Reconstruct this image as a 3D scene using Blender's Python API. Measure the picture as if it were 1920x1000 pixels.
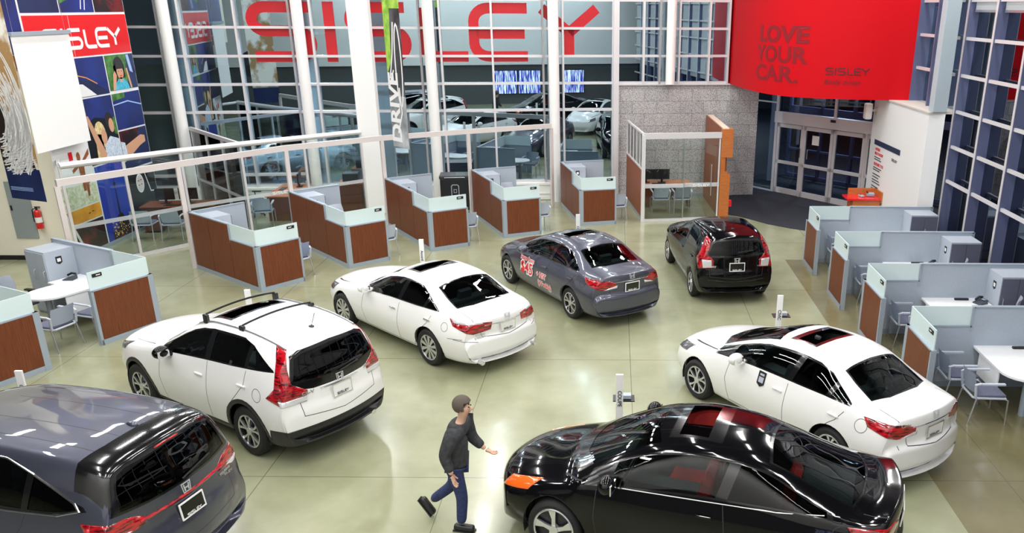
import bpy, bmesh, math, random
import numpy as np
from mathutils import Vector, Matrix
from mathutils.bvhtree import BVHTree
random.seed(7)
PI = math.pi
R_ = math.radians
scene = bpy.context.scene
for o in list(bpy.data.objects):
    bpy.data.objects.remove(o)
C = scene.collection

# ---------------------------------------------------------------- camera
cam_d = bpy.data.cameras.new('camera')
cam = bpy.data.objects.new('camera', cam_d)
C.objects.link(cam)
cam_d.sensor_fit = 'HORIZONTAL'
cam_d.sensor_width = 36.0
cam_d.lens = 1555.5 / 1920 * 36.0
cam_d.shift_x = -(1150.3 - 960) / 1920
cam_d.shift_y = (584.6 - 500) / 1920
cam_d.clip_start = 0.05
cam_d.clip_end = 500
_p, _r = R_(20.2), R_(0.36)
_f = Vector((0, math.cos(_p), -math.sin(_p)))
_u0 = Vector((0, math.sin(_p), math.cos(_p)))
_x0 = Vector((1, 0, 0))
_x = _x0 * math.cos(_r) + _u0 * math.sin(_r)
_u = -_x0 * math.sin(_r) + _u0 * math.cos(_r)
mw = Matrix(((_x.x, _u.x, -_f.x, 0), (_x.y, _u.y, -_f.y, 0), (_x.z, _u.z, -_f.z, 5.97), (0, 0, 0, 1)))
cam.matrix_world = mw
scene.camera = cam

# ---------------------------------------------------------------- world, exposure
scene.view_settings.view_transform = 'Standard'
scene.view_settings.look = 'None'
scene.view_settings.gamma = 1.0
scene.view_settings.use_curve_mapping = False
scene.view_settings.exposure = 0.95
world = bpy.data.worlds.new('night')
scene.world = world
world.use_nodes = True
world.node_tree.nodes['Background'].inputs[0].default_value = (0.007, 0.010, 0.021, 1)
world.node_tree.nodes['Background'].inputs[1].default_value = 1.0

# ---------------------------------------------------------------- ceiling lamps
CEIL = 9.4
LAMPS = []
for ly in (1.5, 5.5, 9.5, 13.5, 17.5, 21.5, 25.0):
    for lx in (-12.0, -8.0, -4.0, 0.0, 4.0, 7.2):
        if (lx > 7 and ly < 16) or (lx < -11 and ly < 9): continue
        LAMPS.append((lx, ly))
LAMPS += [(-15.5, 13.5), (-15.5, 17.0)]  # two extra lamps added to lighten the cream wall at the left
ADDED_GALLERY_LAMPS = [(x, .3) for x in (-12.5, -9.0, -5.5, -2.0, 1.5, 5.0)]  # unseen row added to brighten the gallery wall mirrored in the facade
def lamp_light(i, x, y, power, wide=False):
    l = bpy.data.lights.new('tube_light', 'AREA')
    l.shape = 'RECTANGLE'; l.size, l.size_y = (2.2, .32) if wide else (.32, 2.2)
    l.energy = power
    l.color = (1.0, 0.985, 0.96)
    o = bpy.data.objects.new('tube_light', l)
    o.location = (x, y, CEIL - 0.42)
    C.objects.link(o)
    return o

# ================================================================ materials
MATS = {}
def nodes_of(m):
    return m.node_tree.nodes, m.node_tree.links
def mat(name, col=(0.8, 0.8, 0.8), rough=0.5, metal=0.0, coat=0.0, emit=None, estr=1.0, spec=0.5, coat_rough=0.03):
    if name in MATS: return MATS[name]
    m = bpy.data.materials.new(name); m.use_nodes = True
    b = m.node_tree.nodes['Principled BSDF']
    b.inputs['Base Color'].default_value = (*col, 1)
    b.inputs['Roughness'].default_value = rough
    b.inputs['Metallic'].default_value = metal
    b.inputs['Coat Weight'].default_value = coat
    b.inputs['Coat Roughness'].default_value = coat_rough
    b.inputs['Specular IOR Level'].default_value = spec
    if emit:
        b.inputs['Emission Color'].default_value = (*emit, 1)
        b.inputs['Emission Strength'].default_value = estr
    m.diffuse_color = (*col, 1)
    MATS[name] = m
    return m
def add(m, t, **kw):
    n = m.node_tree.nodes.new(t)
    for k, v in kw.items(): setattr(n, k, v)
    return n
def noise_mat(name, c1, c2, scale=5.0, rough=0.5, detail=4, stretch=(1, 1, 1), coat=0.0, bump=0.0, metal=0.0, coord='Object', lo=0.3, hi=0.7):
    m = mat(name, c1, rough, metal, coat)
    L = m.node_tree.links; b = m.node_tree.nodes['Principled BSDF']
    tc = add(m, 'ShaderNodeTexCoord'); mp = add(m, 'ShaderNodeMapping')
    mp.inputs['Scale'].default_value = stretch
    nz = add(m, 'ShaderNodeTexNoise'); nz.inputs['Scale'].default_value = scale; nz.inputs['Detail'].default_value = detail
    cr = add(m, 'ShaderNodeValToRGB')
    cr.color_ramp.elements[0].position = lo; cr.color_ramp.elements[0].color = (*c1, 1)
    cr.color_ramp.elements[1].position = hi; cr.color_ramp.elements[1].color = (*c2, 1)
    L.new(tc.outputs[coord], mp.inputs[0]); L.new(mp.outputs[0], nz.inputs['Vector'])
    L.new(nz.outputs['Fac'], cr.inputs[0]); L.new(cr.outputs[0], b.inputs['Base Color'])
    if bump:
        bp = add(m, 'ShaderNodeBump'); bp.inputs['Strength'].default_value = bump; bp.inputs['Distance'].default_value = 0.01
        L.new(nz.outputs['Fac'], bp.inputs['Height']); L.new(bp.outputs[0], b.inputs['Normal'])
    return m
def glass_mat(name, tint=(0.8, 0.9, 0.9), refl=0.12, gcol=(1, 1, 1), rough=0.0, facing=0.35):
    m = bpy.data.materials.new(name); m.use_nodes = True
    n, L = nodes_of(m); n.clear()
    out = n.new('ShaderNodeOutputMaterial'); mix = n.new('ShaderNodeMixShader')
    tr = n.new('ShaderNodeBsdfTransparent'); tr.inputs[0].default_value = (*tint, 1)
    gl = n.new('ShaderNodeBsdfGlossy'); gl.inputs['Roughness'].default_value = rough; gl.inputs['Color'].default_value = (*gcol, 1)
    lw = n.new('ShaderNodeLayerWeight'); lw.inputs['Blend'].default_value = facing
    mr = n.new('ShaderNodeMapRange'); mr.inputs['To Min'].default_value = refl; mr.inputs['To Max'].default_value = 1.0
    L.new(lw.outputs['Fresnel'], mr.inputs[0]); L.new(mr.outputs[0], mix.inputs[0])
    L.new(tr.outputs[0], mix.inputs[1]); L.new(gl.outputs[0], mix.inputs[2]); L.new(mix.outputs[0], out.inputs[0])
    MATS[name] = m
    return m
def frost_mat(name, col, alpha):
    m = bpy.data.materials.new(name); m.use_nodes = True
    n, L = nodes_of(m); b = n['Principled BSDF']
    b.inputs['Base Color'].default_value = (*col, 1); b.inputs['Roughness'].default_value = 0.25
    b.inputs['Alpha'].default_value = alpha
    MATS[name] = m
    return m
def wood_mat(name, c1, c2, rough=0.3, coat=0.3, axis='Z'):
    st = {'Z': (30, 30, 1.2), 'X': (1.2, 30, 30), 'Y': (30, 1.2, 30)}[axis]
    return noise_mat(name, c1, c2, scale=2.2, rough=rough, detail=6, stretch=st, coat=coat)

WHITE = mat('white_paint', (0.86, 0.86, 0.85), 0.5)
CREAM = mat('cream_wall_paint', (0.86, 0.82, 0.68), 0.6)
ALU = mat('white_aluminium', (0.72, 0.70, 0.72), 0.35, 0.25)
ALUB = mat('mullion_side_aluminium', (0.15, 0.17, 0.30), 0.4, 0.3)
GREYM = mat('station_grey_metal', (0.33, 0.39, 0.46), 0.4, 0.1)
FABRIC = noise_mat('partition_grey_fabric', (0.36, 0.42, 0.50), (0.42, 0.48, 0.56), 60, 0.8)
LAMIN = mat('white_laminate', (0.86, 0.87, 0.88), 0.3)
CABG = mat('cabinet_light_grey', (0.40, 0.45, 0.52), 0.4)
CABD = mat('cabinet_dark_grey', (0.12, 0.13, 0.19), 0.4)
WOOD = wood_mat('brown_cherry_veneer', (0.105, 0.022, 0.004), (0.19, 0.046, 0.010), 0.5, 0.04)
WOODO = wood_mat('orange_cherry_veneer', (0.40, 0.11, 0.025), (0.55, 0.18, 0.045), 0.3, 0.3, 'X')
DESKO = wood_mat('orange_desk_top', (0.50, 0.14, 0.035), (0.62, 0.20, 0.055), 0.3, 0.3, 'X')
CHAIRP = mat('blue_grey_chair_plastic', (0.50, 0.55, 0.64), 0.4)
CHAIRS = noise_mat('slate_seat_fabric', (0.10, 0.11, 0.17), (0.15, 0.16, 0.23), 80, 0.9)
CHROME = mat('chrome', (0.85, 0.86, 0.88), 0.12, 1.0)
BRUSH = mat('brushed_steel', (0.60, 0.61, 0.64), 0.35, 0.9)
BLACK = mat('black_plastic', (0.012, 0.012, 0.014), 0.4)
RUBBER = mat('tyre_rubber', (0.008, 0.008, 0.009), 0.75)
GLOSSB = mat('gloss_black_trim', (0.005, 0.005, 0.006), 0.15, 0, 0.5)
DARKIN = mat('dark_car_trim', (0.02, 0.02, 0.023), 0.7)
SEATG = mat('black_seat_cloth', (0.035, 0.035, 0.04), 0.85)
SEATR = mat('red_seat_cloth', (0.42, 0.012, 0.008), 0.8)
REDLAMP = noise_mat('red_lamp_lens', (0.05, 0.001, 0.003), (0.50, 0.004, 0.012), 9, 0.12, 2, (1, 1, 5), 1.0, lo=.38, hi=.56)
CLEARLAMP = mat('clear_lamp_lens', (0.75, 0.75, 0.80), 0.15, 0.3, 1.0)
HLAMP = mat('smoked_head_lamp', (0.16, 0.16, 0.18), 0.1, 0.4, 1.0)
BADGE = mat('badge_silver', (.72, .73, .76), .3, .5)
AMBER = mat('amber_lamp_lens', (0.75, 0.12, 0.01), 0.12, 0, 1.0)
RIM = mat('silver_alloy', (0.62, 0.63, 0.66), 0.25, 0.85)
RIMD = mat('dark_alloy_recess', (0.03, 0.03, 0.035), 0.35, 0.5)
PLATEW = mat('white_plate', (0.82, 0.82, 0.82), 0.4)
RED = mat('red_laminate', (0.72, 0.008, 0.012), 0.3)
SIGNRED = mat('red_sign_skin', (0.58, 0.002, 0.008), 0.55, spec=.15)
SIGNDK = mat('dark_red_lettering', (0.25, 0.002, 0.009), 0.4)
SIGNBK = mat('maroon_lettering', (0.10, 0.003, 0.010), 0.4)
DARKT = mat('charcoal_lettering', (0.03, 0.03, 0.04), 0.5)
NAVY = mat('navy_print', (0.02, 0.03, 0.08), 0.5)
VINYL = mat('red_window_vinyl', (0.50, 0.004, 0.012), 0.4, emit=None)
FROST = frost_mat('mint_frosted_glass', (0.74, 0.88, 0.90), 0.80)
FROSTW = frost_mat('white_frosted_band', (0.80, 0.84, 0.88), 0.45)
WINGL = glass_mat('facade_glass', (0.74, 0.80, 0.84), 0.40, (0.66, 0.84, 0.92))
SIDEGL = glass_mat('side_glazing_glass', (0.45, 0.50, 0.58), 0.18, (.75, .85, 1.0), facing=.25)
DOORGL = glass_mat('entrance_glass', (0.45, 0.50, 0.58), 0.06, (.8, .9, 1.0), facing=.2)
OFFGL = glass_mat('office_glass', (0.90, 0.95, 0.94), 0.03, facing=0.2)
CARGL = glass_mat('tinted_car_glass', (0.42, 0.52, 0.52), 0.0, facing=0.3)
CARGLD = glass_mat('privacy_car_glass', (0.035, 0.04, 0.045), 0.0, facing=0.3)
HOUSING = mat('lamp_housing', (0.6, 0.6, 0.6), 0.5)

def paint(name, col, metal=0.0, rough=0.35, coat=1.0, spec=.5):
    """car paint; the inside of the shell is dark trim."""
    m = mat(name, col, rough, metal, coat, spec=spec)
    n, L = nodes_of(m); b = n['Principled BSDF']
    out = [x for x in n if x.type == 'OUTPUT_MATERIAL'][0]
    g = n.new('ShaderNodeNewGeometry'); d = n.new('ShaderNodeBsdfDiffuse'); d.inputs[0].default_value = (0.03, 0.03, 0.033, 1)
    mx = n.new('ShaderNodeMixShader')
    L.new(g.outputs['Backfacing'], mx.inputs[0]); L.new(b.outputs[0], mx.inputs[1]); L.new(d.outputs[0], mx.inputs[2])
    L.new(mx.outputs[0], out.inputs[0])
    return m
PWHITE = paint('white_car_paint', (0.82, 0.82, 0.82), 0.0, 0.3, 0.6)
PGREY = paint('slate_grey_metallic_paint', (0.075, 0.080, 0.115), 0.55, 0.35)
PBLUE = paint('blue_grey_metallic_paint', (0.062, 0.067, 0.100), 0.55, 0.35)
PBLACK = paint('black_car_paint', (0.003, 0.003, 0.004), 0.0, 0.10, 0.5, .1)
PSILV = paint('silver_car_paint', (0.42, 0.50, 0.54), 0.5, 0.35)

# floor
def floor_mat():
    m = mat('polished_concrete', (0.5, 0.47, 0.33), 0.22, 0, 0.35, coat_rough=0.12)
    L = m.node_tree.links; b = m.node_tree.nodes['Principled BSDF']
    tc = add(m, 'ShaderNodeTexCoord'); sp = add(m, 'ShaderNodeSeparateXYZ')
    nz = add(m, 'ShaderNodeTexNoise'); nz.inputs['Scale'].default_value = 0.55; nz.inputs['Detail'].default_value = 7; nz.inputs['Roughness'].default_value = 0.6
    cr = add(m, 'ShaderNodeValToRGB')
    e = cr.color_ramp.elements
    e[0].position = 0.22; e[0].color = (0.20, 0.205, 0.112, 1)
    e[1].position = 0.74; e[1].color = (0.375, 0.39, 0.26, 1)
    L.new(tc.outputs['Object'], nz.inputs['Vector']); L.new(tc.outputs['Object'], sp.inputs[0]); L.new(nz.outputs['Fac'], cr.inputs[0])
    def line(sock, off, per, w):
        a = add(m, 'ShaderNodeMath', operation='ADD'); a.inputs[1].default_value = off
        d = add(m, 'ShaderNodeMath', operation='DIVIDE'); d.inputs[1].default_value = per
        fr = add(m, 'ShaderNodeMath', operation='FRACT')
        lt = add(m, 'ShaderNodeMath', operation='LESS_THAN'); lt.inputs[1].default_value = w / per
        L.new(sock, a.inputs[0]); L.new(a.outputs[0], d.inputs[0]); L.new(d.outputs[0], fr.inputs[0]); L.new(fr.outputs[0], lt.inputs[0])
        return lt.outputs[0]
    l1 = line(sp.outputs[0], 42.2, 2.5, 0.012); l2 = line(sp.outputs[1], 30.3, 4.0, 0.014)
    mx = add(m, 'ShaderNodeMath', operation='MAXIMUM'); L.new(l1, mx.inputs[0]); L.new(l2, mx.inputs[1])
    # browner bay of concrete on the right
    g1 = add(m, 'ShaderNodeMath', operation='GREATER_THAN'); g1.inputs[1].default_value = 4.32; L.new(sp.outputs[0], g1.inputs[0])
    g2 = add(m, 'ShaderNodeMath', operation='LESS_THAN'); g2.inputs[1].default_value = 20.1; L.new(sp.outputs[1], g2.inputs[0])
    gm = add(m, 'ShaderNodeMath', operation='MULTIPLY'); L.new(g1.outputs[0], gm.inputs[0]); L.new(g2.outputs[0], gm.inputs[1])
    m1 = add(m, 'ShaderNodeMixRGB', blend_type='MULTIPLY'); m1.inputs[2].default_value = (0.60, 0.52, 0.42, 1)
    L.new(gm.outputs[0], m1.inputs[0]); L.new(cr.outputs[0], m1.inputs[1])
    m2 = add(m, 'ShaderNodeMixRGB'); m2.inputs[2].default_value = (0.09, 0.08, 0.06, 1)
    ms = add(m, 'ShaderNodeMath', operation='MULTIPLY'); ms.inputs[1].default_value = 0.75; L.new(mx.outputs[0], ms.inputs[0])
    L.new(ms.outputs[0], m2.inputs[0]); L.new(m1.outputs[0], m2.inputs[1]); L.new(m2.outputs[0], b.inputs['Base Color'])
    rr = add(m, 'ShaderNodeMapRange'); rr.inputs['To Min'].default_value = 0.20; rr.inputs['To Max'].default_value = 0.30
    L.new(nz.outputs['Fac'], rr.inputs[0]); L.new(rr.outputs[0], b.inputs['Roughness'])
    return m
FLOOR = floor_mat()
CARPET = noise_mat('charcoal_carpet', (0.010, 0.011, 0.018), (0.030, 0.032, 0.044), 45, 0.95, bump=0.4)
def stone_mat():
    m = mat('speckled_stone_block', (0.5, 0.5, 0.5), 0.7)
    L = m.node_tree.links; b = m.node_tree.nodes['Principled BSDF']
    tc = add(m, 'ShaderNodeTexCoord')
    sx = add(m, 'ShaderNodeSeparateXYZ'); cx = add(m, 'ShaderNodeCombineXYZ')
    L.new(tc.outputs['Object'], sx.inputs[0]); L.new(sx.outputs[0], cx.inputs[0]); L.new(sx.outputs[2], cx.inputs[1])
    br = add(m, 'ShaderNodeTexBrick'); br.inputs['Scale'].default_value = 1.0
    br.inputs['Brick Width'].default_value = 0.78; br.inputs['Row Height'].default_value = 0.39; br.inputs['Mortar Size'].default_value = 0.008
    br.inputs['Color1'].default_value = (0.62, 0.62, 0.62, 1); br.inputs['Color2'].default_value = (0.52, 0.52, 0.53, 1); br.inputs['Mortar'].default_value = (0.33, 0.33, 0.33, 1)
    nz = add(m, 'ShaderNodeTexNoise'); nz.inputs['Scale'].default_value = 48; nz.inputs['Detail'].default_value = 5
    cr = add(m, 'ShaderNodeValToRGB'); cr.color_ramp.elements[0].position = 0.40; cr.color_ramp.elements[0].color = (0.20, 0.20, 0.23, 1)
    cr.color_ramp.elements[1].position = 0.56; cr.color_ramp.elements[1].color = (1.0, 0.98, 0.96, 1)
    mx = add(m, 'ShaderNodeMixRGB', blend_type='MULTIPLY'); mx.inputs[0].default_value = 0.85
    L.new(cx.outputs[0], br.inputs['Vector']); L.new(tc.outputs['Object'], nz.inputs['Vector']); L.new(nz.outputs['Fac'], cr.inputs[0])
    L.new(br.outputs[0], mx.inputs[1]); L.new(cr.outputs[0], mx.inputs[2]); L.new(mx.outputs[0], b.inputs['Base Color'])
    return m
STONE = stone_mat()

# ================================================================ helpers
def V(*a): return Vector(a)
class MB:
    def __init__(s): s.bm = bmesh.new()
    def box(s, c, d, rz=0.0, M=None):
        r = bmesh.ops.create_cube(s.bm, size=1.0)
        D = Matrix.Diagonal((d[0], d[1], d[2], 1))
        T = M @ D if M is not None else Matrix.Translation(c) @ Matrix.Rotation(rz, 4, 'Z') @ D
        bmesh.ops.transform(s.bm, matrix=T, verts=r['verts'])
        return s
    def bx(s, x0, x1, y0, y1, z0, z1):
        return s.box(((x0+x1)/2, (y0+y1)/2, (z0+z1)/2), (abs(x1-x0), abs(y1-y0), abs(z1-z0)))
    def beam(s, a, b, w, h):
        """box from a to b (horizontal-ish), w wide, h high, centred on the line."""
        a, b = Vector(a), Vector(b); d = b-a; L = d.length; d.normalize()
        up = V(0, 0, 1) if abs(d.z) < 0.95 else V(0, 1, 0)
        y = up.cross(d).normalized(); z = d.cross(y)
        m = Matrix((( d.x, y.x, z.x, (a.x+b.x)/2), (d.y, y.y, z.y, (a.y+b.y)/2), (d.z, y.z, z.z, (a.z+b.z)/2), (0, 0, 0, 1)))
        return s.box(None, (L, w, h), M=m)
    def cyl(s, a, b, r1, r2=None, seg=16):
        a, b = Vector(a), Vector(b); d = b-a
        q = bmesh.ops.create_cone(s.bm, cap_ends=True, segments=seg, radius1=r1, radius2=r1 if r2 is None else r2, depth=d.length)
        M = Matrix.Translation((a+b)/2) @ V(0, 0, 1).rotation_difference(d).to_matrix().to_4x4()
        bmesh.ops.transform(s.bm, matrix=M, verts=q['verts'])
        return s
    def sph(s, c, r, sc=(1, 1, 1), seg=14):
        q = bmesh.ops.create_uvsphere(s.bm, u_segments=seg, v_segments=max(6, seg//2+2), radius=r)
        bmesh.ops.transform(s.bm, matrix=Matrix.Translation(c) @ Matrix.Diagonal((*sc, 1)), verts=q['verts'])
        return s
    def tube(s, pts, r, seg=8, sy=1.0, closed=False):
        pts = [Vector(p) for p in pts]; n = len(pts); rings = []
        prev = None
        for i, p in enumerate(pts):
            if closed: t = (pts[(i+1) % n]-pts[i-1])
            else: t = (pts[min(i+1, n-1)]-pts[max(i-1, 0)])
            t.normalize()
            if prev is None:
                ref = V(0, 0, 1) if abs(t.z) < 0.9 else V(1, 0, 0)
                u = t.cross(ref).normalized()
            else:
                u = (prev - t*prev.dot(t)).normalized()
            prev = u; w = t.cross(u)
            rings.append([s.bm.verts.new(p + (u*math.cos(2*PI*k/seg) + w*math.sin(2*PI*k/seg)*sy)*r) for k in range(seg)])
        for i in range(n if closed else n-1):
            A, B = rings[i], rings[(i+1) % n]
            for k in range(seg):
                s.bm.faces.new((A[k], A[(k+1) % seg], B[(k+1) % seg], B[k]))
        if not closed:
            s.bm.faces.new(rings[0][::-1]); s.bm.faces.new(rings[-1])
        return s
    def prism(s, poly, z0, z1, M=None):
        lo = [s.bm.verts.new((x, y, z0)) for x, y in poly]; hi = [s.bm.verts.new((x, y, z1)) for x, y in poly]
        n = len(poly)
        s.bm.faces.new(lo[::-1]); s.bm.faces.new(hi)
        for i in range(n): s.bm.faces.new((lo[i], lo[(i+1) % n], hi[(i+1) % n], hi[i]))
        if M is not None: bmesh.ops.transform(s.bm, matrix=M, verts=lo+hi)
        return s
    def ribbon(s, pts, w, th, M, closed=False):
        """flat stroke of width w along 2-D points, th thick, placed by M (x right, y up, z out)."""
        P = [Vector((p[0], p[1])) for p in pts]; n = len(P); Lf, Rt = [], []
        for i in range(n):
            if closed: d1 = (P[i]-P[i-1]).normalized(); d2 = (P[(i+1) % n]-P[i]).normalized()
            else:
                d1 = (P[i]-P[i-1]).normalized() if i else (P[1]-P[0]).normalized()
                d2 = (P[i+1]-P[i]).normalized() if i < n-1 else d1
            nn = Vector((-(d1.y+d2.y), d1.x+d2.x))
            if nn.length < 1e-6: nn = Vector((-d1.y, d1.x))
            nn.normalize(); k = max(0.5, nn.dot(Vector((-d1.y, d1.x))))
            Lf.append(P[i]+nn*(w/2/k)); Rt.append(P[i]-nn*(w/2/k))
        rng = range(n if closed else n-1)
        mk = lambda p, z: s.bm.verts.new(M @ Vector((p.x, p.y, z)))
        lt = [mk(p, th) for p in Lf]; rt = [mk(p, th) for p in Rt]; lb = [mk(p, 0) for p in Lf]; rb = [mk(p, 0) for p in Rt]
        for i in rng:
            j = (i+1) % n
            s.bm.faces.new((rt[i], rt[j], lt[j], lt[i])); s.bm.faces.new((lb[i], lb[j], rb[j], rb[i]))
            s.bm.faces.new((lt[i], lt[j], lb[j], lb[i])); s.bm.faces.new((rb[i], rb[j], rt[j], rt[i]))
        if not closed:
            s.bm.faces.new((lt[0], lb[0], rb[0], rt[0])); s.bm.faces.new((lt[-1], rt[-1], rb[-1], lb[-1]))
        return s
    def bevel(s, w, seg=2, ang=0.6):
        es = [e for e in s.bm.edges if len(e.link_faces) == 2 and e.calc_face_angle(0) > ang]
        bmesh.ops.bevel(s.bm, geom=es, offset=w, segments=seg, affect='EDGES', profile=0.5)
        return s
    def build(s, name, m, parent=None, smooth=False, norm=True):
        if norm: bmesh.ops.recalc_face_normals(s.bm, faces=s.bm.faces)
        me = bpy.data.meshes.new(name); s.bm.to_mesh(me); s.bm.free()
        for mm in (m if isinstance(m, (list, tuple)) else [m]): me.materials.append(mm)
        if smooth:
            me.shade_smooth()
            try: me.set_sharp_from_angle(angle=R_(40))
            except Exception: pass
        o = bpy.data.objects.new(name, me); C.objects.link(o)
        if parent: o.parent = parent
        return o
def tag(o, label, cat, group=None, kind=None):
    o['label'] = label; o['category'] = cat
    if group: o['group'] = group
    if kind: o['kind'] = kind
    return o
def thing(name, label, cat, loc=(0, 0, 0), rz=0.0, group=None):
    o = bpy.data.objects.new(name, None); C.objects.link(o)
    o.location = loc; o.rotation_euler = (0, 0, rz); o.empty_display_size = 0.3
    return tag(o, label, cat, group)
def struct(o, label=None):
    o['kind'] = 'structure'
    if label: o['label'] = label
    return o
def sroot(name, loc=(0, 0, 0), rz=0.0, label=None):
    o = bpy.data.objects.new(name, None); C.objects.link(o); o.location = loc; o.rotation_euler = (0, 0, rz)
    return struct(o, label)
def kids(o): return [c for c in bpy.data.objects if c.parent == o]
def dup(root, loc, rz, label, group=None):
    r = root.copy(); C.objects.link(r); r.location = loc; r.rotation_euler = (0, 0, rz); r['label'] = label
    if group: r['group'] = group
    for ch in root.children:
        c = ch.copy(); C.objects.link(c); c.parent = r
        for g in ch.children:
            d = g.copy(); C.objects.link(d); d.parent = c
    return r
def frame(origin, right, up):
    """matrix: x->right, y->up, z->outwards."""
    r = Vector(right).normalized(); u = Vector(up).normalized(); n = r.cross(u)
    o = Vector(origin)
    return Matrix(((r.x, u.x, n.x, o.x), (r.y, u.y, n.y, o.y), (r.z, u.z, n.z, o.z), (0, 0, 0, 1)))
def text_into(name, txt, size, M, m, parent=None, depth=0.002, bold=0.0, align='CENTER', shear=0.0, sx=1.0):
    cu = bpy.data.curves.new('t', 'FONT'); cu.body = txt; cu.size = size; cu.extrude = depth/2; cu.offset = bold
    cu.align_x = align; cu.align_y = 'CENTER'; cu.shear = shear; cu.resolution_u = 3
    t = bpy.data.objects.new('t', cu); C.objects.link(t)
    dg = bpy.context.evaluated_depsgraph_get()
    me = bpy.data.meshes.new_from_object(t.evaluated_get(dg))
    bpy.data.objects.remove(t)
    me.name = name
    me.transform(M @ Matrix.Diagonal((sx, 1, 1, 1)) @ Matrix.Translation((0, 0, depth/2)))
    me.materials.clear(); me.materials.append(m)
    o = bpy.data.objects.new(name, me); C.objects.link(o)
    if parent: o.parent = parent
    return o
def arc(cx, cy, r, a0, a1, n=8):
    return [(cx+r*math.cos(R_(a0+(a1-a0)*i/n)), cy+r*math.sin(R_(a0+(a1-a0)*i/n))) for i in range(n+1)]
LET = {
 'S': [[(1, 1)]+[(.24+.24*math.cos(R_(a)), .76+.24*math.sin(R_(a))) for a in range(90, 271, 15)]+[(.76+.24*math.cos(R_(a)), .26+.26*math.sin(R_(a))) for a in range(90, -91, -15)]+[(0, 0)]],
 'I': [[(0, 0), (0, 1)]],
 'L': [[(0, 1)]+[(.24+.24*math.cos(R_(a)), .24+.24*math.sin(R_(a))) for a in range(180, 271, 15)]+[(1, 0)]],
 'E': [[(1, 1)]+[(.28+.28*math.cos(R_(a)), .72+.28*math.sin(R_(a))) for a in range(90, 181, 15)]+[(.28+.28*math.cos(R_(a)), .28+.28*math.sin(R_(a))) for a in range(180, 271, 15)]+[(1, 0)], [(0.05, 0.48), (0.95, 0.48)]],
 'Y': [[(0, 1), (0.5, 0.5), (0.5, 0)], [(1, 1), (0.5, 0.5)]],
}
def logo(name, spans, h, w, M, m, parent=None, th=0.003):
    """the SISLEY wordmark; spans = x ranges of the letters."""
    b = MB()
    for ch, (x0, x1) in zip('SISLEY', spans):
        for st in LET[ch]:
            if ch == 'I': pts = [((x0+x1)/2, 0.0), ((x0+x1)/2, h)]
            else: pts = [(x0+w/2+(x1-x0-w)*p[0], w/2+(h-w)*p[1]) for p in st]
            b.ribbon(pts, w, th, M)
    return b.build(name, m, parent)
SPANS = [(0, 0.19), (0.22, 0.245), (0.275, 0.465), (0.49, 0.65), (0.64, 0.82), (0.80, 1.0)]
def logo_w(name, W, h, M, m, parent=None, th=0.002, w=None):
    return logo(name, [(a*W, b*W) for a, b in SPANS], h, w or h*0.2, M, m, parent, th)
def hbadge(parent, M, s=0.11):
    b = MB()
    b.ribbon([(-.5*s, .42*s), (.5*s, .42*s), (.40*s, -.42*s), (-.40*s, -.42*s)], .08*s, .006, M, closed=True)
    b.ribbon([(-.28*s, .30*s), (-.20*s, -.30*s)], .12*s, .008, M); b.ribbon([(.28*s, .30*s), (.20*s, -.30*s)], .12*s, .008, M)
    b.ribbon([(-.24*s, -0.02*s), (.24*s, -0.02*s)], .10*s, .008, M)
    return b.build('maker_badge', BADGE, parent)
def pchip_t(Y, per):
    """Y: (n, ...) keys at 0..n-1 -> resampled (monotone cubic), per samples per interval."""
    Y = np.asarray(Y, float); n = len(Y)
    d = Y[1:]-Y[:-1]; m = np.zeros_like(Y)
    a, b = d[:-1], d[1:]
    with np.errstate(divide='ignore', invalid='ignore'):
        h = np.where(a*b > 0, 2*a*b/(a+b), 0.0)
    m[1:-1] = h; m[0] = d[0]; m[-1] = d[-1]
    out = []; ts = []
    for i in range(n-1):
        for k in range(per):
            t = k/per; t2, t3 = t*t, t*t*t
            out.append((2*t3-3*t2+1)*Y[i]+(t3-2*t2+t)*m[i]+(-2*t3+3*t2)*Y[i+1]+(t3-t2)*m[i+1]); ts.append(i+t)
    out.append(Y[-1]); ts.append(n-1)
    return np.array(out), np.array(ts)

# ================================================================ the hall
b = MB(); b.prism([(-20, -14), (9.6, -14), (9.6, 24.0), (5.0, 29.9), (4.3, 28.4), (-20, 24.9)], -.25, 0); struct(b.build('floor', FLOOR))
b = MB(); b.prism([(3.3, 25.0), (3.75, 24.7), (4.05, 24.35), (4.5, 23.75), (5.06, 23.25), (5.6, 22.9), (6.4, 22.55), (7.45, 22.35), (8.6, 22.3), (8.6, 24.0), (5.0, 29.6), (4.6, 28.0), (3.3, 27.9)], .001, .012)
struct(b.build('trim_1', CARPET), 'dark charcoal entrance carpet')
b = MB(); b.bx(-20, 14, -14, 34, CEIL, CEIL+.2); struct(b.build('ceiling', noise_mat('ceiling_deck', (.030, .032, .036), (.05, .052, .056), 3, .8)))
# roof trusses, seen in the glass and the paintwork
for k, ty in enumerate((3.5, 11.5, 19.5)):
    b = MB()
    b.beam((-17, ty, 8.9), (9, ty, 8.9), .12, .12); b.beam((-17, ty, 8.1), (9, ty, 8.1), .12, .12)
    for j in range(18):
        x = -17+j*1.444; b.beam((x, ty, 8.1 if j % 2 else 8.9), (x+1.444, ty, 8.9 if j % 2 else 8.1), .06, .06)
    struct(b.build('trim_%d' % (2+k), mat('truss_grey', (.16, .165, .17), .5)))
H = thing('tube_light', 'long white fluorescent fixture under the ceiling', 'light', (LAMPS[0][0], LAMPS[0][1], CEIL), 0, 'fluorescent fixtures under the ceiling')
b = MB(); b.bx(-.2, .2, -1.15, 1.15, -.40, -.30); b.bx(-.02, .02, -.9, -.86, -.3, -.012); b.bx(-.02, .02, .86, .9, -.3, -.012); b.build('lamp_housing', HOUSING, H)
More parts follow.
